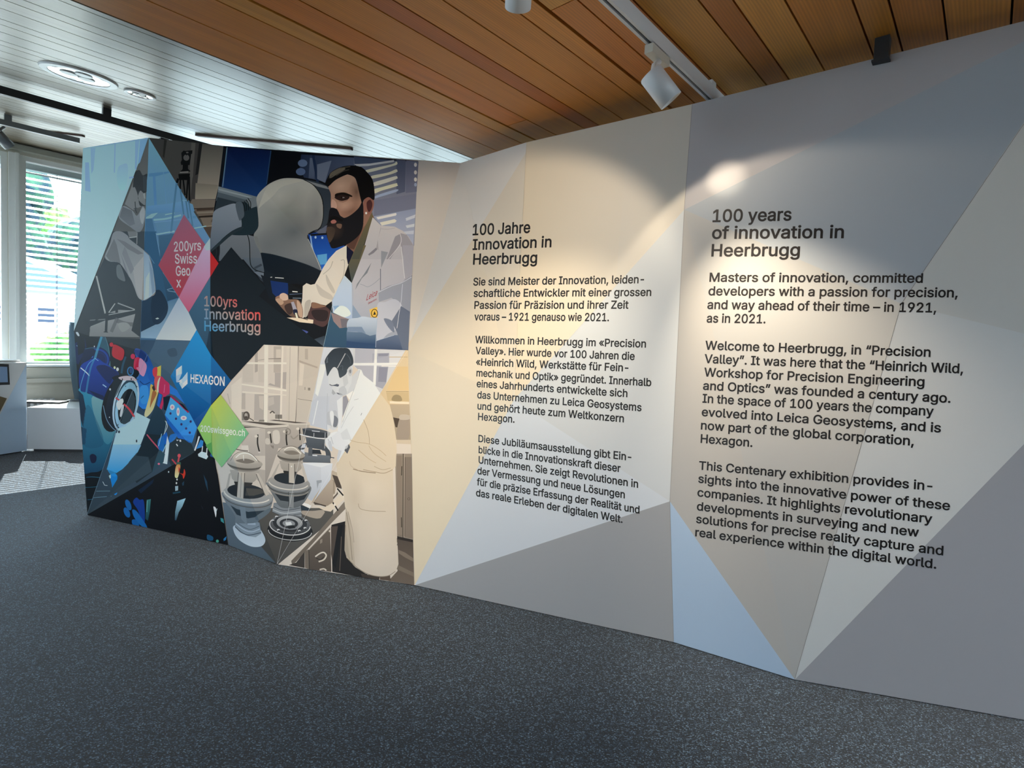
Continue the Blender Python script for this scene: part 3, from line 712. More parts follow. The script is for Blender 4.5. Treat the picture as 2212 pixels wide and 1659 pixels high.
def lay_on_wall(name, polys, parent, m, base_layer, label=None, flat_layer=None, gain=1.0):
    """polys: list of (points, colour spec, direction, strength); returns one mesh object.
    Tones weaker than 1 are mixed with the ink below them, so that every print is opaque."""
    verts, faces, cols = [], [], []; info = []; top = base_layer
    for p, col, d, al in polys:
        xs = [q[0] for q in p]; ys = [q[1] for q in p]; bb = (min(xs), min(ys), max(xs), max(ys))
        if isinstance(col, str): c0 = c1 = hx(col)
        else: c0, c1 = hx(col[0]), hx(col[1])
        info.append((p, bb, c0, c1, d, al))
    def own(k, q):
        p, bb, c0, c1, d, al = info[k]
        if c0 is c1: return c0
        if d == 'v': t = (q[1] - bb[1]) / max(1e-6, bb[3] - bb[1])
        elif d == 'h': t = (q[0] - bb[0]) / max(1e-6, bb[2] - bb[0])
        else: t = ((q[0] - bb[0]) / max(1e-6, bb[2] - bb[0]) + (q[1] - bb[1]) / max(1e-6, bb[3] - bb[1])) / 2
        t = min(1, max(0, t)); return tuple(c0[i] + (c1[i] - c0[i]) * t for i in (0, 1, 2))
    def under(k, q):
        stack = []; base = None
        for j in range(k - 1, -1, -1):
            bb = info[j][1]
            if not (bb[0] <= q[0] <= bb[2] and bb[1] <= q[1] <= bb[3]) or not inside(q, info[j][0]): continue
            a = info[j][5]; a = a(q) if callable(a) else a
            if a < .999: stack.append((own(j, q), a))
            else: base = own(j, q); break
        if base is None: base = own(0, q)
        for c, a in reversed(stack): base = tuple(base[i] + (c[i] - base[i]) * a for i in (0, 1, 2))
        return base
    def emit(p, ly, colf):
        bx0, by0, bx1, by1 = min(q[0] for q in p), min(q[1] for q in p), max(q[0] for q in p), max(q[1] for q in p)
        for k in FACETS:
            tri = FT[k]
            if bx0 > max(t[0] for t in tri) or bx1 < min(t[0] for t in tri) or by0 > max(t[1] for t in tri) or by1 < min(t[1] for t in tri): continue
            c = clip(p, tri)
            if len(c) < 3: continue
            cc_ = [c[0]]
            for q in c[1:]:
                if abs(q[0] - cc_[-1][0]) + abs(q[1] - cc_[-1][1]) > 1e-4: cc_.append(q)
            if len(cc_) < 3: continue
            if len(p) <= 4: ts = [(0, i, i + 1) for i in range(1, len(cc_) - 1)]
            else:
                try: ts = tessellate_polygon([[Vector((x, y, 0)) for x, y in cc_]])
                except Exception: continue
            n0 = len(verts); o = V[FACETS[k][1].split()[0]]; nn = FN[k]
            for q in cc_: verts.append(on_plane(q[0], q[1], o, nn) + LIFT * (EPS * ly + .0002))
            vc = [tuple(min(.92, v * gain) for v in colf(q)) + (1.0,) for q in cc_]
            for t in ts:
                a, b, e = [n0 + i for i in t]; cr_ = (verts[b] - verts[a]).cross(verts[e] - verts[a])
                if cr_.length < 1e-12: continue
                if cr_.dot(nn) < 0: b, e = e, b
                faces.append((a, b, e)); cols.append((vc[a - n0], vc[b - n0], vc[e - n0]))
    boxes = []
    for k, (p, bb, c0, c1, d, al) in enumerate(info):
        if flat_layer is None:
            ly = base_layer
            for b2, l2 in boxes:
                if bb[0] < b2[2] and bb[2] > b2[0] and bb[1] < b2[3] and bb[3] > b2[1] and l2 >= ly: ly = l2 + 1
            boxes.append((bb, ly)); top = max(top, ly)
        else: ly = flat_layer
        if callable(al) or al < .999:
            w_, h_ = bb[2] - bb[0], bb[3] - bb[1]; cs = max(.9, math.sqrt(w_ * h_ / 3500)); nx_, ny_ = max(1, math.ceil(w_ / cs)), max(1, math.ceil(h_ / cs)); memo = {}
            def cf(q, k=k, al=al):
                key = (round(q[0], 3), round(q[1], 3))
                if key not in memo:
                    a = al(q) if callable(al) else al; u = under(k, q); c = own(k, q); memo[key] = tuple(u[i] + (c[i] - u[i]) * a for i in (0, 1, 2))
                return memo[key]
            for ix in range(nx_):
                for iy in range(ny_):
                    X0, X1 = bb[0] + w_ * ix / nx_, bb[0] + w_ * (ix + 1) / nx_; Y0, Y1 = bb[1] + h_ * iy / ny_, bb[1] + h_ * (iy + 1) / ny_
                    c = clipc(p, [(X0, Y0), (X1, Y0), (X1, Y1), (X0, Y1)])
                    if len(c) > 2: emit(c, ly, cf)
        else: emit(p, ly, lambda q, k=k: own(k, q))
    me = bpy.data.meshes.new(name); me.from_pydata([v[:] for v in verts], [], faces)
    ca = me.color_attributes.new('Col', 'FLOAT_COLOR', 'CORNER')
    ca.data.foreach_set('color', [x for f in cols for c in f for x in c])
    me.materials.append(m); me.update()
    o = bpy.data.objects.new(name, me); COL.objects.link(o); o.parent = parent
    if parent.type == 'EMPTY': o.matrix_parent_inverse = Matrix.Translation(-parent.location)
    if label: o['label'] = label
    return o, top
# ---- lettering
CAPH = [0.727]
def lettering(lines, off=.012, lean=-.05, xs=1.0, shear=0):
    """lines: (text, x0, y0, x1, y1, cap0, cap1) -> triangles in photo coordinates"""
    out = []
    for txt, x0, y0, x1, y1, h0, h1 in lines:
        vs, fs = text_polys(txt, off); vs = [(x + shear * y, y) for x, y in vs]; lo = min(v[0] for v in vs); hi = max(v[0] for v in vs)
        q = []
        for x, y in vs:
            t = (x - lo) / (hi - lo); w0, w1 = (1 - t) / h0, t / h1; T = w1 / (w0 + w1) if abs(h0 - h1) > 1e-6 else t
            hh = h0 + (h1 - h0) * T; yy = y / CAPH[0] * hh
            q.append((x0 + (x1 - x0) * T - yy * lean, y0 + (y1 - y0) * T - yy))
        for f in fs: out.append([q[i] for i in f])
    return out
# ------------------------------------------------------------------ printed pictures (photo coordinates)
cR = (440, 360, 6.38); cF = (680, 340, 7.539); cT = (570, 530, 6.703); cB1 = (640, 740, 6.38); cB2 = (640, 980, 5.53); cB3 = (450, 880, 4.878)
cW = (420, 740, 7.539); cL1 = (160, 710, 6.636); cL2 = (180, 940, 6.382); cQ1 = (170, 290, 7.2125); cQ2 = (160, 500, 6.9125); cQ3 = (300, 290, 7.2105)
cZ7 = (430, 310, 3.529); cZ6 = (150, 290, 3.529); PXC = (0, 0, 1.0)

# ---- A: instrument hall with a seated worker (grey picture, top left)
a = Art(); a.crop(*PXC)
a.P('55524f', '180,319.6 321.5,297 481,314.6 454,515 455,741 412,737 193,726 160,716')
a.crop(*cQ3)
a.P(('57534f', 'b3a595'), '165,45 1320,165 1240,810 1195,1010 840,1010 830,60', 'v')
a.P('4d4a48', '165,45 400,80 360,480 200,200'); a.P('343230', '395,85 437,92 395,380 372,340')
a.P('6b6560', '820,120 893,125 800,1000 770,900'); a.P('4a4644', '885,125 990,140 880,1000 850,1070 805,1060'); a.P('262424', '940,132 990,140 925,620 880,640')
a.P(('8d8274', 'ada190'), '885,760 1235,790 1192,1010 875,1002'); a.P('82766b', '830,1010 1195,1020 1172,1150 850,1155 800,1080')
a.P('7a6c60', '850,1155 1172,1148 1150,1430 1040,1430'); a.st('3a2e28', 12, '850,1160 1175,1146'); a.st('4a3c34', 30, '900,1180 1165,1165'); a.st('948778', 22, '900,1225 1160,1212'); a.st('2e2622', 28, '930,1290 1158,1275')
a.P('85786b', '960,1300 1155,1290 1140,1425 1010,1430'); a.P('5a4c42', '1000,1430 1140,1425 1112,1600 1090,1590'); a.st('a79a88', 14, '1010,1438 1140,1428'); a.P('6a5e52', '1130,1330 1155,1325 1140,1370 1120,1370')
# surveying instrument on its tripod
a.P('141416', '662,290 700,252 722,262 760,256 835,250 832,300 815,310 800,430 792,480 660,478 652,440 670,400'); a.el('6c6967', 740, 365, 46, 48); a.st('141416', 16, '740,300 742,330'); a.el('6c6967', 755, 285, 20, 12)
a.sm('121214', '692,460 762,460 768,540 800,580 648,585 680,545'); a.P('8f8a84', '640,585 775,575 770,600 640,604'); a.P('0e0e10', '615,620 797,612 786,700 770,715 625,712')
for p, w_ in (('615,690 585,770', 36), ('650,700 642,850', 26), ('690,700 720,950', 24), ('765,700 742,1000', 26), ('785,660 790,1045', 26)): a.st('101012', w_, p)
a.crop(*PXC)   # blue translucent triangle
a.P(('88bcee', '3c6486'), '322,298 453,514 455,600 412,737 303,734 304,700 318,380')
a.crop(*cQ3)
a.P('6b9fcd', '218,655 258,650 290,1200 245,1205'); a.P('669bc8', '158,612 260,600 480,580 470,602 275,655 158,662'); a.P(('7db0dc', '6c9dc6'), '130,1120 480,1080 700,1040 840,1090 870,1200 120,1240')
a.st('79abd8', 10, '385,590 430,1080'); a.P('a6cbea', '118,1290 200,1240 300,1222 205,1310 110,1318'); a.P('517fa6', '108,1318 205,1310 285,1659 95,1659'); a.P('6a98be', '205,1310 235,1300 320,1659 285,1659')
a.st('9cc6e6', 30, '230,1335 400,1320 540,1290 660,1260'); a.st('7fabcd', 16, '240,1372 520,1345 700,1320'); a.st('9cc6e6', 20, '280,1562 420,1535 560,1508'); a.st('9fc8e6', 18, '860,1465 1000,1440 1050,1432'); a.st('a9cde8', 14, '410,1255 560,1225')
a.st('6698c0', 40, '840,1290 900,1290'); a.st('5d8bb2', 30, '590,760 545,1150 490,1659'); a.st('5a88ae', 24, '650,860 700,1250'); a.st('5a88ae', 24, '730,1000 775,1310'); a.st('5a88ae', 22, '775,1030 840,1430'); a.st('8db9dc', 16, '680,1030 750,1030')
a.crop(*cQ2)
a.P(('3b6b90', '2c5675'), '1060,0 1230,0 1405,980 1390,1120 1300,1180 1220,900 1180,560 1050,290'); a.st('86b4d4', 9, '1225,20 1290,380 1400,965'); a.st('6a9abe', 8, '1120,350 1200,480')
a.P(('4c7696', '3a6282'), '1260,60 1500,30 1450,200 1290,430'); a.st('a3c8e2', 14, '1230,40 1500,5')
a.P(('37607e', '2a4d68'), '1300,570 1560,990 1400,1040 1400,980'); a.st('8fb4cc', 8, '1390,870 1530,830'); a.st('8fb4cc', 8, '1400,885 1540,910')
a.P(('58809f', '94b2c8'), '1000,1390 1190,1400 1400,1180 1410,1050 1570,1000 1650,1120 1659,1620 1000,1590'); a.P(('24425a', '1d3850'), '1000,1050 1180,960 1240,1380 1120,1440 1000,1500'); a.sm('1b3349', '1180,930 1290,880 1400,1080 1385,1240 1290,1370 1190,1370 1150,1180'); a.P('c0d4e2', '1215,1300 1250,1285 1275,1300 1240,1315')
# worker, stool, floor
a.crop(*cQ1)
a.P('625f5d', '1092,60 1075,640 1040,700 900,560 960,370'); a.P('807d7b', '960,640 870,700 720,1090 850,1180 1040,1100 1040,900')
a.crop(*cQ2)
a.P(('16222a', '0c1318'), '560,0 1055,0 1050,300 1010,1060 990,1590 230,1565 160,1500 0,1500 330,660 470,370')
a.P('6f6d6c', '800,0 950,0 945,90 830,100'); a.st('a8a5a2', 14, '825,95 945,78'); a.st('8d8a88', 12, '945,20 940,190')
a.crop(*cQ1)
a.sm('16191d', '885,590 950,560 1000,640 1068,620 1060,760 1050,900 1010,915 960,880 925,1000 1000,1090 1040,1110 955,1110 925,960 880,830 845,822 868,660'); a.P('2a2e33', '1000,650 1066,660 1060,900 1010,880'); a.P('9c9a98', '1005,930 1040,910 1045,1010 1020,1000'); a.st('26292c', 14, '880,1050 890,1180 910,1230'); a.st('26292c', 10, '860,1160 915,1150')
a.sm(('8b8b8e', '77777a'), '690,1120 840,1190 905,1270 960,1200 1000,1120 1040,1180 1040,1300 1000,1470 930,1525 800,1440 630,1300'); a.P(('5f5f63', '6c6c70'), '690,1130 830,1190 880,1400 800,1430 640,1290'); a.sm('a3a2a2', '960,1210 1010,1140 1035,1230 1000,1400 960,1320')
a.crop(*cQ2)
a.sm(('848284', '9b9794'), '590,20 700,0 800,60 830,112 930,190 1050,285 1130,370 1180,560 1220,900 1140,980 1050,1030 960,985 900,830 840,700 700,490 620,455 530,445 465,375 540,180')
a.P('6b696a', '480,365 600,110 640,200 700,480 620,450 540,445'); a.P('6f6d6e', '640,110 760,150 1040,330 960,345 800,260'); a.P('a39d99', '880,560 1040,370 1040,1020 990,1000 930,860'); a.P('78767a', '700,330 760,480 830,690 760,560'); a.P('7d7b7c', '760,220 900,560 850,640 720,330')
a.P(('9fb7cb', 'b3c8d8'), '1045,290 1120,360 1180,560 1220,900 1140,980 1042,1030'); a.P('c2d4e0', '1075,700 1130,600 1120,980 1060,1010'); a.P('8aa3ba', '1120,420 1175,570 1215,890 1170,940')
a.sm('5a5d5f', '640,520 700,510 765,700 750,745 650,680')
a.P(('8d8984', '77736f'), '240,1430 480,1335 700,1290 920,1230 905,1400 985,1580 230,1566'); a.P('8a8682', '520,1215 660,1170 900,1180 620,1215'); a.st('4b494b', 50, '650,1290 560,1500', alpha=.7); a.st('4b494b', 60, '640,1330 780,1380 960,1390', alpha=.7)
a.P('12181c', '920,1220 1000,1200 990,1580 860,1480'); a.sm('8c8882', '660,1380 780,1360 840,1430 720,1500')
a.st('a9a7a0', 24, '338,665 470,1225'); a.st('a29f99', 15, '520,1212 615,1075'); a.st('8f8d8a', 17, '655,1070 910,1165'); a.st('14191c', 44, '520,1265 700,1230 910,1190'); a.st('a09d98', 10, '520,1245 910,1172'); a.st('6f6d6a', 12, '240,1326 470,1312'); a.st('12171a', 18, '230,1380 470,1250'); a.st('8b8884', 10, '250,1422 480,1330'); a.st('12171b', 38, '495,1200 480,1500'); a.st('12171b', 12, '445,1500 510,1505'); a.st('12171b', 40, '640,1160 640,1215')
a.P('0d1418', '0,1500 130,1200 240,1420 240,1480 225,1566 160,1560'); a.sm('c8ccce', '30,1510 60,1505 85,1555 60,1560')
a.crop(*PXC)   # light blue end triangle, print lightened towards cyan with window glare painted in
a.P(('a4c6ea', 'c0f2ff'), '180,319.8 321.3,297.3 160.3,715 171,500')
a.crop(*cQ1)
a.P('93b6e0', '80,228 1092,42 1085,75 580,150 130,225'); a.P('94b8e0', '190,215 265,215 235,560 200,620'); a.st('93b6de', 18, '572,130 560,600'); a.P('90b4dc', '885,70 950,75 905,560 880,540'); a.P('86b0da', '960,95 1080,80 960,440 930,470'); a.P('8fb2dc', '105,440 165,440 190,900 105,880'); a.st('a8d0f2', 6, '170,440 195,880')
a.sm(('9cbcd8', 'a6d2f4'), '620,520 690,470 760,470 772,620 745,800 700,880 630,830 598,680'); a.st('93b4d8', 26, '790,680 860,670')
ART_A = a

# ---- B: technician at the microscope (dark blue picture)
b = Art(); b.crop(*PXC)
b.P(('0a0d16', '070b12'), '481,315 903,347.6 882,756.8 570,744.4 455,762 453.5,514')
b.crop(*cZ7)
b.P(('0b1b45', '123a72'), '215,28 550,52 512,330 440,412 170,335', 'v'); b.st('6d8fa8', 8, '214,28 180,330'); b.st('2f5078', 7, '548,55 515,310')
b.P(('1b2944', '54607c'), '720,80 1190,108 1180,330 980,300 860,270 800,260', 'h'); b.P('070a12', '560,55 780,75 760,250 640,265 530,300')
b.el('6d80a4', 790, 150, 36, 28); b.el('5d7096', 775, 215, 36, 28); b.P(('68748c', '4e5a72'), '845,110 885,112 880,270 835,265'); b.st('20304e', 20, '870,90 905,300'); b.P('727c92', '900,160 1010,130 960,300 900,270')
b.P(('6a7288', '8d93a8'), '1180,108 1668,142 1640,780 1340,640 1180,420'); b.P('46536f', '1180,100 1500,130 1300,165 1190,190')
b.crop(*cF)
b.P('59617a', '1330,40 1480,50 1470,560 1330,600'); b.P('6b718a', '1490,50 1690,65 1660,560 1480,580'); b.P('747a92', '970,700 1650,590 1645,830 960,960')
b.P(('8e9ab8', 'a8b2c8'), '960,960 1642,835 1605,1440 1450,1210 1080,1110'); b.P('c9ccd0', '640,110 900,100 1290,42 1290,75 870,140 700,150')
for p, c in (('840,205 1250,112 1325,70 1345,90 1335,118 1240,150 860,250', 'e9dfca'), ('930,300 1190,247 1320,195 1345,215 1335,240 1200,287 940,347', 'ead9c4'), ('955,412 1150,352 1320,305 1345,325 1335,350 1170,412 965,467', 'eadfd0'), ('965,522 1100,482 1320,422 1342,440 1335,470 1090,542 975,587', 'eddcc2'), ('975,640 1060,600 1330,520 1330,560 1060,645 985,668', '9fb0cc')): b.sm(c, p)
for p, c in (('1000,975 1320,905 1335,925 1320,948 1030,1012', 'e3e8f2'), ('1060,1060 1300,1005 1335,1030 1310,1062 1090,1112', 'ece2d0'), ('1480,990 1640,930 1630,985 1490,1035', 'c4ccdc'), ('1480,1110 1625,1080 1620,1130 1500,1150', 'c8d0de'), ('1440,1210 1615,1190 1610,1250 1480,1250', 'c0c8d8')): b.P(c, p)
for y in (120, 245, 360): b.el('dde4f0', 1640, y, 24, 34)
b.el('9aa8c4', 1640, 445, 22, 30)
b.crop(*cZ7)
b.P(('123c92', '1d62c4'), '830,690 985,660 1130,800 930,970 880,860'); b.P('59a0d4', '900,850 975,840 975,920 910,925'); b.st('8fb4e4', 9, '850,700 870,820 930,960'); b.el('9fc0ea', 888, 715, 8, 10); b.el('9fc0ea', 940, 718, 8, 10)
b.P('5d6478', '880,670 1000,610 1010,680 920,690'); b.P('10151f', '850,690 1000,680 1000,695 850,705')
b.crop(*cR)   # grey microscope
b.P(('8e989e', '6a757c'), '203,272 735,415 735,520 195,350'); b.P('a6aeb2', '205,300 735,440 735,455 205,325'); b.P(('5d6870', '475159'), '195,350 735,500 735,570 600,600 440,500 170,470'); b.P('2f3a42', '190,420 470,490 300,540 152,612')
b.P(('7c8188', '666d76'), '225,1080 400,925 610,940 690,960 800,1200 800,1262 210,1300'); b.P(('626c78', '4d5966'), '530,1255 800,1260 840,1450 690,1450'); b.P('2a3440', '700,1430 830,1450 830,1600 780,1560'); b.P('6b7684', '690,1450 830,1440 825,1560')
b.st('10181c', 13, '605,940 632,1060 640,1300 668,1385 740,1435 840,1460'); b.st('1a2228', 14, '170,1110 178,1180 165,1260'); b.st('1a2228', 14, '218,1080 215,1200 190,1290'); b.st('3a444e', 30, '700,1400 800,1350')
b.sm('1f3038', '440,512 560,490 700,540 745,600 757,780 725,880 640,940 400,942 380,900 520,830'); b.P('7b848a', '600,430 740,418 735,545 655,575 600,500')
for p in ('610,435 648,500 645,590', '585,455 622,520 614,600', '560,475 592,540 584,610', '538,490 565,550 560,620'): b.st('0e1418', 11, p)
b.sm(('98a1ac', '5d6978'), '150,612 300,540 440,510 490,600 522,828 400,880 250,1000 105,1160 96,960 120,740'); b.sm('26343c', '522,828 545,850 400,935 260,1045 108,1175 106,1140 250,1005 400,882'); b.sm('59646e', '440,512 530,495 560,660 525,720 488,730')
HM = smooth(b._p('735,412 860,270 1000,190 1150,158 1370,178 1520,262 1620,420 1648,600 1635,760 1590,850 1500,890 1440,935 1440,1000 1500,1130 1625,1425 1400,1350 1100,1250 800,1185 690,960 755,820 740,560'))
b.sm(('c2c0b8', '5c646e'), '735,412 860,270 1000,190 1150,158 1370,178 1520,262 1620,420 1648,600 1635,760 1590,850 1500,890 1440,935 1440,1000 1500,1130 1625,1425 1400,1350 1100,1250 800,1185 690,960 755,820 740,560')
b.soft('838780', 1150, 640, 420, 420, 0, .7, mask=HM); b.sm('cfcabd', '870,290 1010,205 1200,180 1360,195 1200,240 1060,290 960,400 820,520 760,560', alpha=.6); b.soft('4c545e', 1250, 900, 520, 330, -15, .7, mask=HM); b.soft('cfcdc4', 1050, 400, 260, 190, -30, .5, mask=HM); b.soft('5a6068', 1560, 640, 170, 380, 0, .5, mask=HM); b.soft('6a6e72', 900, 1080, 260, 240, 0, .5, mask=HM); b.P('7e817f', '690,960 740,960 810,1190 780,1190', alpha=.8)
b.sm('343d48', '1372,178 1560,208 1720,280 1767,370 1757,600 1700,790 1600,862 1640,760 1655,560 1620,400 1510,250'); b.P('8b8f94', '1400,186 1690,268 1735,315 1560,272'); b.st('0a0e12', 10, '1385,182 1520,262 1630,430 1652,620 1632,780 1580,875 1450,932'); b.st('c8ccd0', 6, '1440,1000 1500,1130 1622,1425')
b.P(('0c1a26', '07101a'), '785,1187 1000,1220 1400,1340 1628,1442 1600,1545 1540,1612 1380,1604 1340,1660 860,1660 830,1400'); b.st('24303a', 7, '800,1187 1000,1222 1400,1342 1626,1442'); b.st('e8eef2', 9, '920,1525 945,1522'); b.st('dfe6ea', 9, '985,1530 1105,1538')
b.crop(*cZ7)
b.P('08111b', '470,1000 640,1060 800,1085 800,1190 540,1190'); b.P('0d2b64', '545,1045 680,1065 680,1150 600,1180 560,1140'); b.P('05080d', '678,1068 792,1075 785,1188 690,1185'); b.st('d8e0ea', 7, '712,1128 752,1131'); b.st('5a6a88', 4, '690,1150 785,1145'); b.st('8898b0', 4, '715,1178 780,1180')
# technician
b.crop(*cF)
b.P('7d5c4e', '500,1390 790,1090 930,900 965,985 650,1560 540,1500'); b.P('5a4038', '520,1400 700,1260 760,1200 640,1500 560,1480')
FM = smooth(b._p('225,470 340,360 500,280 650,325 730,560 790,720 790,900 600,1010 430,960 375,870 270,840 262,600'))
b.sm(('bd9a84', 'a07868'), '225,470 340,360 500,280 650,325 730,560 790,720 790,900 600,1010 430,960 375,870 270,840 262,600'); b.soft('5d463c', 680, 560, 130, 230, 0, .85, mask=FM); b.soft('d8b8a2', 420, 470, 170, 130, -20, .6, mask=FM); b.soft('5a4238', 600, 880, 220, 130, -30, .6, mask=FM); b.soft('caa694', 480, 780, 170, 110, 0, .6, mask=FM); b.sm('c9a494', '280,690 340,720 362,800 330,850 270,830')
b.sm('8f6358', '800,700 880,648 955,690 962,790 925,900 870,965 800,940'); b.sm('4a2a2c', '850,730 905,690 940,760 920,850 880,890 850,820'); b.P('936f60', '785,930 910,930 860,1060 795,1140'); b.el('dcdcdc', 838, 908, 17, 19)
b.sm('2b1d1c', '325,645 440,600 560,635 545,680 450,710 370,690'); b.sm('17100f', '345,592 480,572 605,622 590,645 440,607 338,642'); b.el('8c8484', 462, 655, 26, 9); b.el('120c0c', 440, 655, 14, 14); b.st('8a6656', 10, '390,715 470,725 540,690')
b.sm('0c0c0f', '180,410 200,350 270,240 420,160 600,133 760,160 860,250 930,340 966,470 970,690 880,648 800,695 775,770 722,560 690,420 650,330 560,285 500,290 340,370 230,470 195,455'); b.sm('6f675a', '262,255 420,168 500,190 360,280 250,340'); b.st('5d564a', 12, '420,180 480,165 580,150'); b.st('4a4640', 10, '350,300 460,230 560,200'); b.st('54504a', 9, '230,340 300,290')
b.sm('13141b', '255,830 362,845 400,930 480,985 600,930 720,820 782,720 795,1000 770,1180 700,1290 560,1400 420,1452 290,1482 240,1400 190,1240 208,1080 222,1000'); b.sm('4d4038', '195,1150 270,1130 330,1170 310,1290 240,1390 205,1270'); b.soft('3a302c', 330, 1180, 160, 180, 0, .8); b.sm('a86e66', '265,1035 320,1015 355,1045 330,1075 275,1075'); b.sm('70584c', '360,1085 440,1090 425,1160 365,1135'); b.sm('0c0c10', '250,985 330,958 455,1015 425,1045 320,1005 240,1055')
b.crop(*cT)
b.P(('ded8ce', 'c6c0b6'), '1200,0 1050,80 940,200 850,340 800,450 740,560 680,572 620,548 566,590 560,760 540,900 560,1060 640,1000 700,830 900,870 1000,800 1170,430 1225,280'); b.sm('b9b4ac', '760,560 860,640 980,720 1000,790 880,760 800,700'); b.sm('aba69e', '600,830 680,800 640,1000 590,1030'); b.sm('bab5ac', '900,420 960,520 1030,660 1000,690 920,560'); b.st('a8a49c', 8, '1115,220 1168,225 1155,430 1100,560'); b.st('b0aba2', 10, '1000,230 960,330 860,420')
b.P('0d1330', '1200,0 1215,20 1300,95 1220,280 1200,180')
b.P(('c3c2c9', '8a95aa'), '1480,0 2170,0 2092,1515 1620,1432 1200,1380 1230,1070 1000,1000 985,800 1170,435 1275,545')
b.crop(*cF)
b.P(('c6c5c8', 'b4b5be'), '942,975 1080,1112 1300,1128 1440,1200 1530,1290 1612,1440 1600,1659 735,1659 800,1480'); b.P('a3a3ac', '1080,1112 1075,1180 1030,1340 1040,1510 1000,1480 1040,1300'); b.P('9a9aa6', '1400,1235 1500,1260 1612,1440 1600,1659 1450,1659 1400,1420'); b.P('93939f', '1310,1290 1400,1240 1395,1400 1230,1659 1170,1659'); b.P('83838f', '870,1580 1000,1470 1020,1500 960,1560 885,1600')
b.st('d4d4da', 8, '1390,1240 1400,1400 1200,1659'); b.st('a2a2ac', 6, '1080,1165 1200,1170 1310,1150')
b.crop(*cT)
b.P('a2a4b2', '2010,0 2170,0 2150,420 2040,520'); b.st('d3d5dc', 9, '1990,20 2040,480'); b.P('79818f', '1560,250 1500,400 1420,480 1325,645 1350,560 1450,420'); b.P('8f95a2', '1700,80 1800,100 1700,330')
b.st('939bac', 9, '1395,560 1440,575 1510,600 1600,550 1680,480'); b.st('6b7384', 12, '1690,340 1690,650'); b.P('7a859b', '2148,430 1990,540 1800,590 1660,670 1670,820 1850,760 2000,880 2115,1000', alpha=.6); b.sm('b3b9c8', '1640,880 1760,820 1900,780 2000,870 1960,980 1930,1200 1800,1280 1640,1380'); b.P('55637c', '1990,880 2115,960 2092,1515 2000,1515 1930,1260 1850,1100', alpha=.9); b.st('c4cad6', 8, '2140,460 1990,545 1850,590 1660,680'); b.st('c4cad6', 7, '2010,560 1990,800 1960,990 1930,1200'); b.sm('6c7890', '1740,1060 1860,1100 1890,1260 1800,1180')
b.P(('b9cae0', '9fb4d0'), '1170,435 1275,545 1280,1060 1160,1060 1000,990 995,800 1080,600'); b.P('7ea0c8', '1005,880 1085,870 1085,950 1030,930'); b.sm('cfe0f2', '1100,880 1200,900 1260,1000 1120,1050 1010,980'); b.st('98a8be', 8, '1275,545 1290,700 1280,1000'); b.P('7f94b0', '1290,860 1420,1050 1280,1060')
b.P(('35566c', '2f4c66'), '975,960 1215,1070 1200,1480 868,1472'); b.P('8b7a7c', '975,975 1225,1065 1215,1185 1100,1200 1010,1100'); b.P('6a6872', '1110,1060 1225,1070 1210,1190 1130,1190')
b.sm(('b6c4d6', '8799b0'), '1230,1075 1360,1050 1440,1030 1560,1050 1640,1060 1620,1290 1540,1305 1440,1260 1330,1240 1210,1200'); b.P('7488a4', '1215,1180 1420,1180 1480,1280 1340,1250 1205,1250'); b.P(('5f7690', '2f486a'), '1200,1250 1420,1260 1540,1310 1625,1290 1620,1432 1200,1385'); b.P('2d466a', '1200,1385 1620,1430 1615,1498 1195,1482'); b.P(('5a6a86', '3f4f6c'), '1630,1380 1880,1300 1950,1300 2010,1515 1620,1498'); b.st('aab8ca', 6, '1630,1382 1890,1300'); b.st('9fb0c6', 6, '1640,1060 1620,1480')
b.P('d9b24c', '1532,930 1645,890 1645,1050 1552,1040'); b.ring('1c1a14', 10, 1605, 985, 44, 58); b.P('1c1a14', '1585,1010 1605,950 1625,1000')
b.P(('6e6449', '3a4a50'), '1345,0 1482,0 1275,545 1225,280'); 
b.crop(*cF); b.P(('6e6449', '4c5048'), '938,890 948,965 900,1130 728,1659 600,1659 660,1500 790,1190')
b.crop(*cT)
b.sm(('8d6c5a', '5e4a40'), '170,780 235,720 290,695 350,720 365,780 500,790 560,900 555,1050 430,1040 330,980'); b.sm('cdb09e', '236,712 290,690 345,725 350,785 280,800 235,765'); b.sm('b3937c', '170,785 245,770 290,830 240,862'); b.sm('b59884', '480,800 540,860 560,950 555,1045 500,1000'); b.sm('3c2c28', '300,880 400,840 420,960 360,1000'); b.P('9d9aa8', '395,825 435,815 482,930 430,950'); b.sm('151a36', '425,935 482,930 490,985 440,1000'); b.P('ecdccb', '452,980 475,975 502,1058 475,1062')
b.sm('4a3535', '640,1000 680,900 705,825 850,865 965,950 940,1100 860,1180 720,1130 650,1080'); b.sm('80604f', '712,825 860,868 905,882 800,905 700,905'); b.sm('2a2022', '690,960 800,930 930,960 900,1090 760,1080'); b.P('dccbb6', '335,1048 420,1045 600,1062 720,1078 715,1133 520,1112'); b.st('40302c', 10, '540,1050 640,1080'); b.sm('5060ac', '300,1240 480,1210 640,1250 560,1292 420,1290', alpha=.8); b.sm('a8b4e8', '420,1250 520,1240 540,1275 440,1278', alpha=.8); b.P(('27323e', '4a5664'), '470,1450 890,1305 868,1472')
b.st('9fc0d4', 4, '1000,840 865,1470', curve=False)
b.crop(*PXC); b.P('0c161e', '500,534 455,591.5 455,762 499.8,821.6 570.2,744.4 700,749 560,640 575,622')
ART_B = b

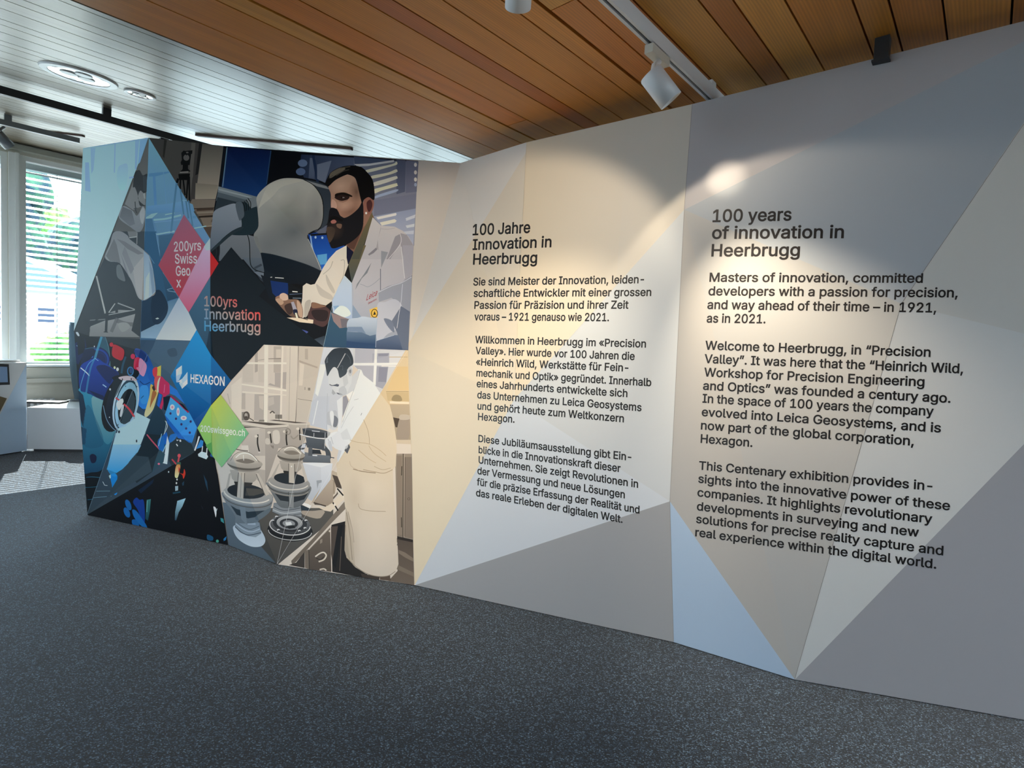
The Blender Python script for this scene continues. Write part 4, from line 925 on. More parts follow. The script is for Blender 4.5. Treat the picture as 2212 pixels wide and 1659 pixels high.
# ---- C: black and white workshop (bottom right)
c = Art(); c.crop(*PXC)
c.P(('d9cfc4', 'cdc5bc'), '570,744.6 881.5,757 896,1263.6 599,1218.6 492,1176.2 463,983 479,1009 538,936 477,853 499.7,821.5')
c.crop(*cW)
c.P('cfc6bb', '780,340 960,330 960,650 790,650'); c.P('b3aaa2', '985,190 1032,150 1032,470 985,490'); c.P('beb4aa', '1290,60 1420,60 1420,480 1290,490'); c.P('d6ccc0', '1330,110 1410,110 1410,250 1330,250'); c.P('9a9088', '1205,260 1410,250 1410,268 1205,272'); c.P('b9afa6', '1000,290 1145,265 1145,280 1000,300')
c.P('b7aea8', '1310,490 1500,480 1490,760 1200,690 1230,660 1310,690'); c.P('d0c7bc', '1040,360 1150,360 1150,650 1040,640')
c.P('bfb6ad', '775,820 830,820 830,1090 765,1080'); c.P('b9b1aa', '980,840 1140,840 1130,1290 970,1260'); c.P('cdc4ba', '1050,870 1130,870 1120,1100 1060,1060'); c.P('b5aea8', '1205,870 1400,855 1390,1290 1290,1120 1200,1100'); c.P('c4bcb4', '1200,900 1290,880 1300,1000 1210,1040')
c.P('ece4d8', '1140,40 1203,40 1190,1300 1130,1290'); c.P('e9e0d4', '1420,60 1452,60 1420,1280 1390,1280'); c.P('ece4d8', '860,320 1500,322 1500,352 840,350'); c.P('ece3d6', '770,668 1150,715 1530,772 1525,800 770,690'); c.P('e4dccf', '780,790 1500,850 1500,865 780,820')
c.P(('ddd4c8', 'd2c9bd'), '1500,60 1692,60 1655,1290 1500,1280'); c.st('b4aaa0', 8, '1560,70 1540,1270'); c.st('6a625a', 10, '1694,60 1680,700 1648,1300', curve=False)
c.P(('cdc3b6', 'cbc3b8'), '1700,60 2095,82 1900,1290 1655,1290'); c.P('b6a99c', '1705,285 2010,395 2000,420 1705,318'); c.P('ddd3c6', '1720,330 1790,360 1760,700 1700,700'); c.P('b9aea2', '1800,100 1850,100 1850,280 1800,270'); c.st('8a8278', 7, '1680,915 1960,958'); c.P('8f877d', '1850,735 1888,735 1888,780 1850,780'); c.P('9a9288', '1795,725 1808,725 1808,770 1795,770')
c.st('b0a79d', 5, '600,780 600,1060'); c.st('c0b7ac', 16, '540,830 580,1000'); c.P('e2d9cd', '600,700 770,560 765,1280 600,1080')
c.crop(*cB1)
c.P(('d3d9e3', 'c2c8d2'), '376,66 790,76 790,300 640,740 640,1000 430,1210 165,1090'); c.P('e6ebf2', '330,300 420,300 300,740 260,700'); c.P('c3cad6', '210,820 310,740 460,740 430,1200 190,1140'); c.st('dfe4ec', 14, '300,800 230,1130'); c.st('aeb6c2', 5, '430,700 420,1200')
c.P(('d2d5dc', 'c8ccd4'), '780,76 1508,104 1160,700 900,420 790,320'); c.P('b6b9c6', '812,80 1080,90 1080,285 805,280'); c.P('a8acbc', '1050,150 1280,145 1280,285 1115,285 1110,170 1050,285'); c.P('8f93a6', '1130,150 1280,148 1260,185 1130,190'); c.P('b0b3c0', '800,318 1075,322 1060,560 900,420'); c.P('a0a4b4', '1110,325 1270,330 1240,560 1200,640 1095,600'); c.P('8b8fa2', '1140,340 1260,345 1240,545 1130,540'); c.P('d6d9e0', '1290,120 1500,108 1410,280 1290,280')
c.P('e6e9ed', '1082,90 1118,90 1095,590 1060,560'); c.P('e6e9ed', '790,282 1412,278 1400,308 790,312'); c.P('eef0f4', '1175,315 1380,318 1375,330 1175,330')
c.P(('dcc9a8', 'cdb894'), '1508,104 1541,105 1562,1000 1300,950 1160,700'); c.P('d8be90', '1380,330 1540,330 1550,660 1250,660'); c.st('b8a27a', 8, '1280,200 1535,200'); c.st('a08c68', 7, '1240,675 1550,675'); c.P('c5b08a', '1240,685 1550,685 1555,810 1260,800'); c.sm('9a8a6c', '1322,800 1332,740 1380,718 1440,740 1452,805'); c.P('e4d8c2', '1290,808 1555,818 1555,848 1290,838')
c.P(('b5a690', 'a39684'), '1290,850 1560,850 1578,1340 1380,1340 1330,1020'); c.P('4d433a', '1335,1030 1425,1048 1400,1170 1368,1165'); c.sm('9c9084', '1420,1060 1500,1040 1565,1060 1545,1330 1390,1320'); c.sm('bcb2a6', '1430,1000 1500,990 1570,1010 1550,1060 1430,1060'); c.P('c9bca8', '1385,1340 1585,1340 1585,1400 1385,1392')
c.crop(*cB2)
c.P(('94897c', '7c7267'), '1180,0 1382,0 1396,1022 1205,985'); c.P('7d7268', '1300,40 1378,40 1392,1010 1298,985'); c.P('85796d', '1200,20 1262,20 1262,970 1205,960'); c.st('453c34', 10, '1278,0 1275,1040', curve=False); c.st('5a5048', 7, '1300,40 1297,985', curve=False); c.st('b0a496', 7, '1290,10 1286,1040', curve=False); c.st('2f2822', 9, '1262,150 1258,260'); c.st('2f2822', 9, '1256,760 1258,880'); c.el('50473e', 1345, 540, 14, 14); c.el('b8ac9e', 1345, 540, 6, 6)
c.P(('4d443d', '6a5f55'), '1205,985 1396,1025 1410,1570 1100,1520 1210,1400'); c.P('7a6e63', '1225,1150 1300,1180 1400,1250 1400,1290 1300,1240 1225,1190'); c.P('756a5f', '1215,1330 1400,1420 1405,1470 1200,1380'); c.P('2a2420', '1205,985 1396,1025 1396,1060 1205,1020')
c.P('1a1512', '420,850 610,800 600,1240 720,1360 850,1440 800,1480 430,1412'); c.P('4a4039', '415,870 500,865 430,1290 415,1200'); c.P('0a0807', '500,850 560,850 470,1370 430,1300'); c.st('5d534a', 8, '540,990 520,1400'); c.P('3a322c', '770,1430 860,1445 1000,1470 990,1510 790,1480'); c.P('56493f', '1000,1470 1120,1450 1130,1520 1000,1505')
# workbench
c.crop(*cB3)
c.P(('55534f', '454442'), '150,1000 480,1040 650,1060 1317,1060 1317,1180 1010,1430 730,1659 213,1465'); c.P(('66737e', '54616c'), '150,1000 330,1040 560,1470 710,1640 213,1462')
c.crop(*cB2)
c.P(('7c7268', '665c53'), '585,560 592,655 420,830 100,1180 0,1290 -50,1330 -60,1280 200,1010'); c.P('352f2a', '0,1300 100,1170 100,1365 -90,1330'); c.P(('665c52', '4c433c'), '150,1150 405,880 420,1412 155,1382'); c.P('6e645a', '102,1170 148,1140 152,1382 105,1362'); c.st('2a2420', 7, '150,1150 155,1382', curve=False); c.st('8a7f74', 7, '160,1140 400,890'); c.P('8a7f74', '285,1030 312,1015 312,1060 285,1078'); c.el('c8beb2', 398, 925, 10, 12)
c.st('cfc6ba', 17, '228,1230 285,1190 330,1180 358,1215 330,1265 268,1290'); c.st('2a2420', 8, '235,1245 290,1265 330,1230'); c.st('c6bdb0', 16, '280,1385 330,1375 360,1395')
c.P('d9ccba', '195,610 330,650 450,560 560,450 578,540 470,640 410,692 340,680'); c.sm('a99d8f', '125,740 190,700 320,700 345,690 310,745 250,775'); c.P('b8aa98', '430,200 520,240 460,480 300,590 180,590 330,300'); c.P('978a7a', '400,310 460,320 460,480 410,480'); c.P('5a5048', '215,590 360,600 480,480 490,450 500,480 380,620 220,610'); c.st('171311', 17, '378,505 450,600 500,680'); c.st('171311', 17, '490,415 575,515'); c.el('e0d8cc', 460, 608, 12, 18); c.el('e0d8cc', 566, 512, 9, 14); c.P('e9edf3', '40,565 180,620 165,655 35,590'); c.P('26343e', '40,600 165,655 160,690 60,670'); c.P('4a4038', '430,250 520,280 545,420 480,400')
# metal boxes behind
c.crop(*cB3)
c.P(('c6beb5', 'b2aaa2'), '350,150 600,215 600,830 430,700 430,480 350,500'); c.P(('b4aca4', '9c958e'), '600,215 840,195 870,240 920,420 740,430 640,720 600,830'); c.P(('beb6ad', 'aaa29a'), '840,160 1070,170 1060,230 990,420 920,430 860,230'); c.P(('cac2b9', 'b5ada6'), '370,230 540,230 540,510 430,510'); c.P('d2cac0', '430,510 600,510 600,660 440,640'); c.P('dcd6ce', '350,400 420,400 430,470 350,470')
c.P('57504a', '350,147 640,190 835,180 620,160 450,148'); c.st('d8d1c6', 22, '350,168 610,208 835,196', curve=False); c.st('8a837b', 6, '350,184 610,222 835,210', curve=False); c.P('544d47', '700,130 1060,165 920,165 640,135'); c.st('d2cbc0', 14, '620,148 920,178 1072,176', curve=False); c.st('cfc7bc', 16, '380,232 540,222', curve=False); c.P('4a443e', '370,200 520,210 370,215')
for p, w_ in (('522,285 520,380 540,470', 15), ('650,260 665,375', 13), ('825,245 822,330 830,400', 15), ('962,215 968,345', 14)): c.st('2a2622', w_, p)
for x, y in ((505, 305), (640, 265), (805, 255), (945, 225)): c.el('ddd6cc', x, y, 18, 14)
c.sm('d6cfc5', '680,255 745,250 750,370 690,375'); c.sm('cfc8be', '605,330 640,330 650,385 605,385'); c.ring('8a837b', 9, 840, 255, 26, 30); c.st('847d75', 10, '660,400 685,430 680,400'); c.st('9c958c', 14, '870,300 900,330 950,290'); c.P('cfcac4', '525,465 550,465 548,480 525,480')
c.P('8b857d', '353,50 400,45 400,140 353,138'); c.el('5b544d', 402, 90, 35, 48); c.el('b0a8a0', 398, 82, 17, 22); c.el('4a443e', 398, 100, 9, 11); c.st('5b544d', 9, '430,110 480,142'); c.st('57514b', 12, '650,62 675,42 698,62'); c.P('87817a', '705,76 778,76 778,120 705,120'); c.st('5a544e', 6, '742,76 742,120'); c.P('8a847c', '540,130 590,130 590,150 530,150'); c.st('5a544d', 9, '290,440 340,450 420,460')
# white box and instrument behind
c.P(('cfd5de', 'b5bdc8'), '985,585 1190,630 1185,850 1090,985 1050,960 1030,760'); c.P(('d5dbe4', 'bcc4d0'), '1190,630 1310,590 1290,760 1110,1000 1185,850'); c.P('dfe4ea', '985,585 1120,580 1310,590 1190,632'); c.P('9aa2ae', '1140,770 1195,765 1195,790 1165,800 1150,860'); c.P(('b3a596', '97897b'), '1290,760 1317,775 1317,1000 1240,1045 1105,1000'); c.st('4a4038', 14, '1110,1003 1240,1040'); c.P('e9edf3', '965,990 1060,1020 1090,1050 970,1010'); c.P('2a3640', '970,1020 1080,1070 1060,1090 970,1060'); c.sm('a59a8e', '990,1090 1100,1090 1220,1085 1190,1160 1130,1165 1000,1130')
c.crop(*cB1)
c.P(('59616a', '474e57'), '130,1300 400,1335 372,1480 150,1445'); c.sm('4b5159', '130,1380 30,1440 25,1490 80,1500 140,1420'); c.sm('4b5159', '365,1390 420,1440 470,1510 475,1600 420,1600 400,1500 355,1480'); c.P(('737a83', '5c636c'), '80,1500 270,1540 465,1560 475,1659 90,1650'); c.P('2c3138', '200,1470 330,1480 350,1540 210,1530'); c.P('dfe4ea', '225,1545 290,1550 290,1565 225,1560'); c.P('d5dae2', '60,1480 110,1470 120,1530 80,1530'); c.P('565c64', '170,1440 225,1440 220,1560 165,1560'); c.P('c8ced8', '90,1400 130,1390 130,1450 60,1450')
c.P('3a4048', '85,1185 180,1175 470,1235 465,1320 270,1310 100,1290'); c.sm('555b63', '90,1190 180,1177 330,1195 468,1237 400,1245 200,1215'); c.P('c9cfd8', '215,1210 330,1222 320,1232 220,1222'); c.st('dfe3e8', 13, '52,1262 130,1285 300,1318 440,1322'); c.st('aab0b8', 10, '245,1245 242,1312'); c.st('aab0b8', 9, '400,1240 392,1460'); c.st('3a4048', 12, '470,1580 525,1590')
# man in the white coat
c.crop(*cB1)
def B2toB1(s): return ' '.join('%.1f,%.1f' % ((640 + x / 5.53 - 640) * 6.38, (980 + y / 5.53 - 740) * 6.38) for x, y in [tuple(map(float, q.split(','))) for q in s.split()])
coat = '860,362 900,380 930,450 1060,550 1160,700 1290,870 1340,1060 1375,1300 1385,1500 1378,1560 ' + B2toB1('1190,150 1155,190 1162,450 1190,800 1215,1150 1222,1320 1185,1410 1080,1460 960,1466 830,1432 700,1350 600,1230 578,1150 590,680 560,440 490,260 480,110 520,30') + ' 590,1500 560,1440 600,1230 640,1040 720,820 790,640 835,430'
c.P(('d8c9ad', 'c6bdb2'), coat)
CM = c._p(coat); c.crop(*cB2); c.soft('d6cabb', 960, 1000, 260, 420, 0, .5, mask=CM); c.soft('a89c8e', 660, 1100, 120, 420, 0, .5, mask=CM); c.soft('d8ccba', 900, 420, 260, 240, 0, .6, mask=CM); c.soft('aea08c', 700, 520, 130, 300, 0, .35, mask=CM)
c.crop(*cB1)
c.P(('e2e7ea', 'd8dfe6'), '860,362 900,380 930,450 1060,550 1160,700 572,1655 590,1500 560,1440 600,1230 640,1040 720,820 790,640 835,430'); c.P('dde2e8', '560,800 640,740 635,1040 600,1240 570,1250 575,950'); c.P('c6ccd6', '585,1480 640,1450 580,1640 560,1600'); c.P('9698a4', '645,748 690,728 726,820 690,900 640,1030'); c.P('e9edf0', '690,722 790,640 800,700 740,800'); c.P('e6ebee', '835,430 890,370 900,400 800,660 640,1110 640,1040 720,820 790,680')
c.st('a9b0ba', 5, '880,380 830,560 735,810 640,1100'); c.st('aab0b8', 5, '800,790 860,775'); c.st('7a828e', 7, '892,1003 905,970'); c.st('b9bfc8', 5, '790,880 700,1020 620,1180'); c.P('c4cad2', '700,1180 760,1330 640,1340 600,1260', alpha=.5)
c.st('ad9b80', 7, '928,1060 985,1200 1005,1310 1010,1400'); c.st('bca98c', 8, '740,1340 830,1370 1010,1400 1150,1480 1240,1560'); c.st('c0ad90', 9, '860,1480 1000,1600 1100,1659'); c.st('bfae92', 9, '1000,1420 1080,1530 1240,1640')
c.crop(*cB2)
c.st('8f7f69', 10, '680,182 760,205 850,220 950,230'); c.st('a8977e', 9, '1152,190 1050,232 930,215 800,190'); c.st('b5a58d', 8, '930,150 1030,190 1130,170'); c.st('a89984', 8, '742,595 770,658 900,684 1070,690'); c.st('beae98', 7, '640,90 660,150 750,200')
c.P('b3a898', '592,640 640,760 680,1050 705,1340 640,1270 600,1225 578,1140'); c.st('857a6c', 7, '600,700 640,950 670,1270'); c.st('857a6c', 7, '590,850 600,1050 640,1260'); c.st('94897b', 6, '620,690 670,900 690,1060'); c.P('a69b8b', '585,900 610,1000 640,1260 600,1220 578,1140'); c.st('8f8475', 8, '605,1240 720,1352 850,1432 980,1464 1100,1456 1185,1405')
c.crop(*cB1)
c.P('ccd1d8', '760,480 840,390 880,370 835,560 790,660 690,722 650,735'); c.P('d3d8de', '440,460 500,330 575,350 605,480 690,420 705,360 785,340 772,450 760,560 705,690 640,740 590,715 548,700 512,722 490,695 502,590 448,570')
c.sm(('2f3842', '46505a'), '400,300 395,250 430,180 500,100 560,77 640,74 720,84 762,150 787,230 782,300 720,350 690,430 640,470 598,480 570,372 520,338 470,395 430,462 414,380'); c.st('b5bac2', 11, '678,150 635,230 568,352'); c.P('5c6671', '420,215 440,195 435,260 415,280'); c.st('6a7480', 8, '415,280 440,265'); c.st('56606c', 8, '600,330 640,320 640,380'); c.st('59636e', 6, '690,150 740,220 750,290')
c.sm('c3c7ce', '702,385 740,340 775,368 770,440 735,462'); c.sm('878d98', '728,385 755,370 758,410 740,425'); c.st('59606c', 11, '460,575 500,592 570,572'); c.sm('596070', '500,592 585,575 580,605 540,600'); c.P('aab0ba', '500,640 548,700 512,722 490,695'); c.sm('6d727e', '556,690 605,698 640,715 610,722 570,708'); c.sm('b3b9c2', '590,640 660,600 700,690 640,738 600,720', alpha=.6); c.P('b8bec6', '640,480 700,440 720,560 660,620', alpha=.5)
c.sm('bac0ca', '430,970 470,950 550,938 580,1050 560,1180 490,1200 430,1120'); c.sm('767c88', '520,1010 578,1055 560,1150 512,1160'); c.st('8a909c', 7, '470,980 500,1100 480,1170'); c.sm('dfe4ea', '465,960 510,950 520,1050 500,1160 475,1080')
c.sm('d9dee5', '400,1345 450,1290 500,1240 600,1230 640,1330 730,1385 692,1490 560,1470 500,1430 485,1490 430,1450'); c.st('9aa0ac', 6, '440,1330 470,1400 490,1490'); c.st('a4aab6', 6, '480,1300 510,1400'); c.sm('c4cad4', '440,1380 480,1360 500,1480 470,1490'); c.P('585c64', '662,1480 728,1398 745,1440 705,1532'); c.P('b5bac2', '675,1440 720,1400 715,1440 690,1470'); c.P('e8ecf0', '430,1130 580,1180 560,1240 480,1300 430,1300', alpha=.5)
# lanterns
c.crop(*cB3)
c.sm(('bfcad5', 'd0dae2'), '285,1240 270,1310 330,1400 450,1465 560,1462 602,1400 565,1310 500,1250'); c.P(('7f8b98', '97a3ae'), '292,1180 280,1262 340,1320 420,1356 500,1368 558,1330 540,1215 480,1190'); c.st('46525e', 8, '284,1255 345,1312 430,1345 558,1318'); c.st('b9c5d0', 9, '290,1225 380,1290 460,1310 545,1280'); c.st('55616d', 7, '290,1205 380,1265 450,1285 540,1250'); c.P('a9b6c2', '420,1180 495,1180 500,1240 415,1235')
c.sm(('7f858b', '6a7680'), '155,890 185,1000 230,1060 285,1150 300,1215 500,1215 560,1150 640,1100 672,920 420,960'); c.P('2a3842', '235,1030 300,1070 420,1100 600,1085 580,1140 420,1170 300,1130'); c.P('7a8690', '330,1040 390,1050 410,1240 350,1180'); c.sm('5d6a75', '500,1150 650,1060 640,1110 530,1190')
c.el(('b5b0a8', '8f959b'), 417, 925, 264, 108, 8); c.ring('dcd8d0', 14, 415, 905, 250, 98, 8, a0=20, a1=175); c.ring('55534f', 8, 417, 950, 260, 100, 8, a0=10, a1=170); c.el('23282e', 400, 885, 200, 76, 6); c.P('4a4844', '400,850 560,860 590,900 480,930 390,930')
c.P(('b1aaa1', 'a09a92'), '228,655 545,668 500,770 440,812 300,800 250,750'); c.P('2e2c2a', '270,780 470,795 450,830 290,830'); c.P('c2bbb1', '318,680 388,682 372,965 298,945'); c.st('3f3c39', 6, '320,685 300,945', curve=False); c.st('4a4743', 6, '385,690 372,960', curve=False); c.st('8d867d', 6, '352,690 338,950', curve=False); c.P('c6bfb5', '500,690 530,695 645,915 600,935'); c.st('55514c', 6, '505,700 602,930', curve=False); c.P('b0a9a0', '218,700 240,690 212,850 188,850')
c.el('8f8a82', 382, 612, 170, 66, 6); c.el('5d5953', 380, 600, 182, 62, 6); c.el(('bdb6ac', 'a29b92'), 381, 582, 194, 58, 6); c.sm(('d3ccc1', 'b5aea4'), '235,560 262,510 310,478 370,467 440,480 500,525 535,575 480,592 380,596 290,585'); c.sm('7b746b', '290,560 400,540 490,572 400,592'); c.st('f2eee6', 10, '290,530 340,490 400,482 460,505 515,560'); c.st('f2eee6', 6, '370,500 375,560'); c.st('6a645c', 5, '236,562 270,505 330,470 400,468 470,500 540,578')
# right lantern
c.P(('7b838b', '8d949b'), '690,1005 970,1000 985,1150 800,1160 675,1100'); c.st('454d55', 7, '690,1045 800,1085 970,1060'); c.st('b5bcc4', 9, '680,1075 800,1115 980,1095'); c.st('4a525a', 7, '675,1100 800,1140 985,1120')
c.sm(('777c80', '5f656a'), '620,790 640,850 700,960 740,1030 800,1060 950,1050 1040,960 1078,830 860,850'); c.P('272d33', '690,890 800,930 900,940 1060,890 1010,970 900,1000 760,980'); c.P('858a8e', '845,860 905,865 900,1060 850,1050'); c.st('2a2e32', 6, '848,870 852,1050', curve=False)
c.el(('aaa59e', '868a8e'), 850, 800, 226, 92, 5); c.ring('d2cec6', 12, 848, 785, 212, 80, 5, a0=15, a1=170); c.ring('45443f', 8, 850, 825, 222, 84, 5, a0=10, a1=170); c.ring('8d8a84', 12, 850, 850, 215, 80, 5, a0=15, a1=165); c.el('20262c', 860, 750, 168, 60, 5)
c.P(('b1aaa1', 'a29b92'), '750,560 1002,570 980,650 930,690 800,670 770,640'); c.P('2a2826', '790,665 940,680 930,710 800,700'); c.P('c1bab0', '848,585 912,590 912,800 848,792'); c.st('45423e', 6, '850,590 849,792', curve=False); c.st('55524d', 6, '910,595 911,798', curve=False); c.P('b8b1a8', '758,580 735,600 662,735 690,745'); c.P('c4beb6', '975,590 1000,600 1050,770 1020,790'); c.el('f4f0e8', 878, 622, 6, 8)
c.el('8d8880', 872, 535, 130, 44, 5); c.el('5d5953', 870, 520, 142, 44, 5); c.el(('b3aca3', '9b958c'), 870, 495, 152, 46, 5); c.sm(('c6bfb5', 'a9a299'), '760,470 785,435 830,415 880,410 940,430 990,490 930,508 830,500'); c.sm('837c73', '800,465 900,455 960,490 860,498'); c.st('e9e4dc', 9, '800,450 850,422 910,428 980,490'); c.st('6a645c', 5, '735,470 790,425 870,408 940,425 1005,490')
# disk
c.el('121214', 862, 1300, 240, 112, 4); c.ring('b9babb', 8, 862, 1305, 228, 92, 4, a0=0, a1=180); c.el('1b1b1d', 862, 1255, 222, 110, 4); c.el(('6d7176', '3a3c40'), 862, 1232, 214, 104, 4); c.ring('d4d6d8', 9, 862, 1240, 214, 104, 4, a0=0, a1=200); c.el('2b2d31', 862, 1225, 180, 84, 4); c.el(('b4b8bc', '7a7e84'), 858, 1215, 138, 74, 4); c.el('303338', 850, 1222, 98, 52, 4); c.el('8b9096', 850, 1222, 66, 34, 4); c.P('d8dce0', '815,1210 870,1205 885,1235 825,1245'); c.P('1b1d20', '830,1250 900,1240 920,1270 850,1280')
for x, y in ((680, 1190), (720, 1150), (1030, 1190), (1020, 1270), (740, 1290), (960, 1300)): c.el('caccd0', x, y, 16, 10); c.el('202226', x + 6, y + 10, 12, 7)
c.crop(*PXC)
c.st('e8ecf0', .7, '599,1218 727,1000 821.5,848 881,757', curve=False, alpha=.5); c.st('e8ecf0', .8, '599,1218 666,902 703,749.5', curve=False, alpha=.5)
ART_C = c

# ---- D: laser laboratory (bottom left)
d = Art(); d.crop(*PXC)
d.P(('05121a', '03070d'), '160,716 193,726 412,737 369,813 427,924 463,983 492,1176.3 189,1111.8')
d.crop(*cL1)
d.P('0a1c48', '-5,220 150,120 180,260 120,400 60,520 20,480'); d.st('8ab0d8', 6, '35,240 105,290'); d.P('06131d', '40,100 150,110 165,330 60,380')
d.P(('1d4a5c', '335f6e'), '390,112 450,118 495,260 515,400 518,545 430,480 330,330'); d.st('5a8a98', 6, '448,120 500,290 518,540')
d.sm(('2d86a0', '0b3a56'), '60,880 200,930 420,1010 480,1200 560,1420 620,1490 560,1659 420,2000 250,2060 110,2020 90,1400'); d.sm(('86aaa4', '3b7f92'), '250,1000 420,1015 470,1300 600,1480 480,1659 350,1450', alpha=.75); d.P('082a40', '90,1400 180,1440 160,1659 110,1659'); d.P(('07283d', '062034'), '60,880 130,950 170,1150 130,1420 95,1300'); d.sm('0e4a66', '180,1100 320,1300 420,1659 130,1659', alpha=.5)
d.el('081a4c', 330, 430, 190, 170, 20); d.ring('123a8e', 26, 340, 440, 150, 140, 20); d.ring('0a2460', 20, 350, 450, 110, 110, 20); d.el('3a6cc0', 255, 395, 20, 22); d.P('0a1a3a', '150,280 260,270 330,330 200,470 90,510'); d.st('2f5a70', 9, '160,290 260,275 340,300')
d.sm(('0d3a9a', '0a2460'), '95,535 180,470 320,420 420,480 520,540 640,640 600,760 520,860 470,1025 330,990 200,920 90,880 70,680'); d.sm('071c50', '320,560 430,520 560,580 640,660 540,780 470,760'); d.st('cfe0f2', 14, '95,560 180,630 220,675'); d.st('a8c4e6', 14, '412,800 465,838'); d.P('061840', '210,880 420,960 450,1020 330,990'); d.st('0a2a78', 14, '560,720 500,860 450,1010')
d.st('4b9cba', 34, '395,115 340,290 300,430', alpha=.7); d.st('3f8fb4', 26, '300,420 240,560 200,760 175,920', alpha=.55); d.st('63b0d0', 10, '300,430 200,520 110,760 85,890', alpha=.7); d.st('8fc4e0', 6, '300,425 350,460'); d.el('f0f4f8', 292, 255, 7, 12)
d.st('1e5068', 30, '740,400 700,520 680,640', alpha=.7); d.el('e6e8b0', 583, 558, 15, 20); d.el('eef0d2', 625, 582, 19, 26); d.ring('2f6fa0', 16, 808, 610, 40, 58); d.el('123c68', 820, 600, 26, 40)
d.el('04070e', 600, 1090, 190, 400, 14); d.el('0a1626', 660, 1070, 190, 395, 14); d.st('6f8aa0', 10, '420,1100 470,1300 560,1430 640,1475'); d.el('dfe8f0', 510, 1270, 7, 10); d.el('f2f6fa', 518, 870, 12, 16)
d.crop(*PXC)   # lighter facet of the print (folded ribbon)
d.P(('33506a', '3a464e'), '303,734 412,737 369,813 427,924 420,978 189,1111.5 252,929 292,832 304,800'); d.P(('40607a', '465662'), '337,737 412,737 369,813 400,870 360,900 318,772')
d.crop(*cL1)
d.P(('4c6880', '3f5868'), '1180,140 1665,170 1390,680 1470,830 1240,700 1050,470', alpha=.8); d.sm('33485a', '1340,310 1450,280 1480,380 1380,400', alpha=.6)
d.sm(('0d3c88', '2f84d8'), '870,310 960,300 1060,380 1140,560 1130,650 1152,760 1095,900 1065,1100 1020,1150 930,1110 925,900 890,730 940,620'); d.sm('0b3070', '860,320 960,305 1055,400 1040,480 950,430'); d.sm('3c94e8', '950,840 1060,830 1060,1050 960,1060'); d.st('0f3f78', 13, '945,750 1010,800 1095,765'); d.st('124880', 9, '960,1000 1000,960'); d.st('0d3a70', 10, '930,1110 1010,1180'); d.sm('1a5cb0', '1050,560 1130,600 1150,740 1100,760 1060,680')
d.sm(('e0b850', 'e8cfa0'), '1100,800 1150,830 1212,880 1185,1000 1135,1160 1050,1262 1010,1235 1045,1100 1085,950'); d.sm('b06a3c', '1135,890 1185,930 1120,1070 1090,1130 1110,980'); d.sm('3a2c30', '1120,840 1150,820 1170,870 1145,890'); d.P('e0c050', '1180,560 1250,525 1245,690 1190,700'); d.sm('d8404a', '1135,575 1195,555 1185,700 1150,690 1128,640'); d.sm('e25a58', '1160,700 1245,690 1225,880 1165,860'); d.sm('f0d8b8', '1200,760 1240,700 1215,900 1190,880')
d.sm('c82f5c', '1245,690 1310,740 1372,800 1372,925 1315,975 1255,1165 1225,1140 1275,960 1215,900'); d.st('e888a8', 6, '1305,800 1290,920'); d.P('1e66c4', '1220,930 1262,950 1225,1130 1190,1110'); d.P('2a78cc', '1372,800 1480,880 1590,1080 1450,960 1375,930'); d.P('0a1a2e', '1280,980 1385,960 1330,1180 1290,1160')
d.sm('04080e', '548,700 700,660 900,730 900,720 720,700 620,760'); 
d.P(('27404e', '1c3040'), '1180,1085 1265,1170 1335,1320 1290,1500 1200,1659 950,1659 1040,1480 1095,1280 1140,1180'); d.st('cfe4f2', 9, '1310,1320 1340,1400 1290,1520 1250,1659'); d.st('bcd8ec', 7, '1330,1330 1300,1500'); d.P('1660b8', '1240,1560 1330,1480 1380,1659 1200,1659')
d.P(('4aa6ea', '2f86d6'), '1388,975 1652,1200 1772,1400 1700,1622 1600,1590 1305,1235'); d.st('a82450', 24, '1385,965 1500,1060 1645,1200', curve=False); d.P('1a62b8', '1305,1235 1600,1590 1700,1622 1560,1659 1340,1350'); d.P('0a1420', '1500,1060 1560,1080 1640,1180 1600,1160')
for x, y, rx, ry in ((1412, 1125, 34, 40), (1495, 1190, 22, 60), (1575, 1280, 44, 32)): d.el('f3dcea', x, y, rx, ry); d.el('f090b0', x, y, rx * .45, ry * .45)
for x, y in ((1385, 1215), (1465, 1290), (1542, 1370), (1610, 1430), (1675, 1330), (1662, 1490)): d.el('3c2c66', x, y, 16, 18)
# flange with the red beam
d.el(('c8d4da', 'a8c0d0'), 745, 1075, 178, 405, 12); d.el('1a3a4a', 745, 1085, 152, 370, 12); d.el(('88b4c4', '9fc4d8'), 752, 1100, 150, 340, 12); d.el('0a1218', 762, 1115, 122, 258, 12); d.P('38464e', '838,880 880,1000 870,1150 800,1340 720,1370 668,1350'); d.sm('0a1820', '560,760 700,700 640,900 560,1000', alpha=.8)
d.sm('c9b2b4', '640,700 760,675 860,700 900,745 800,740 700,740'); d.el('20242a', 697, 725, 9, 12); d.el('20242a', 823, 722, 8, 14); d.el('3a4a54', 740, 825, 7, 9); d.el('3a4a54', 905, 830, 6, 9); d.el('3a4a54', 632, 1378, 8, 9)
d.st('c24048', 24, '600,990 700,1060'); d.st('cc4850', 26, '715,1080 790,1150 865,1262'); d.sm('e2dad2', '615,1060 690,1000 712,1040 690,1095 655,1165 620,1130'); d.sm('dcdce4', '690,1095 718,1100 705,1190 680,1262 660,1250 668,1180')
d.sm('b81c2a', '560,245 605,232 700,285 722,330 715,400 690,448 650,450 550,385'); d.el('c02434', 538, 228, 27, 31); d.el('c81f4a', 845, 398, 32, 38); d.sm('c41c44', '868,440 900,412 945,430 945,600 900,590 858,560'); d.sm('ee94b4', '940,430 1000,460 1045,540 1010,670 975,675 930,610'); d.P('e08098', '890,560 945,545 930,610')
d.crop(*cL2)
d.sm('0a1030', '90,290 130,258 180,290 170,370 115,380')
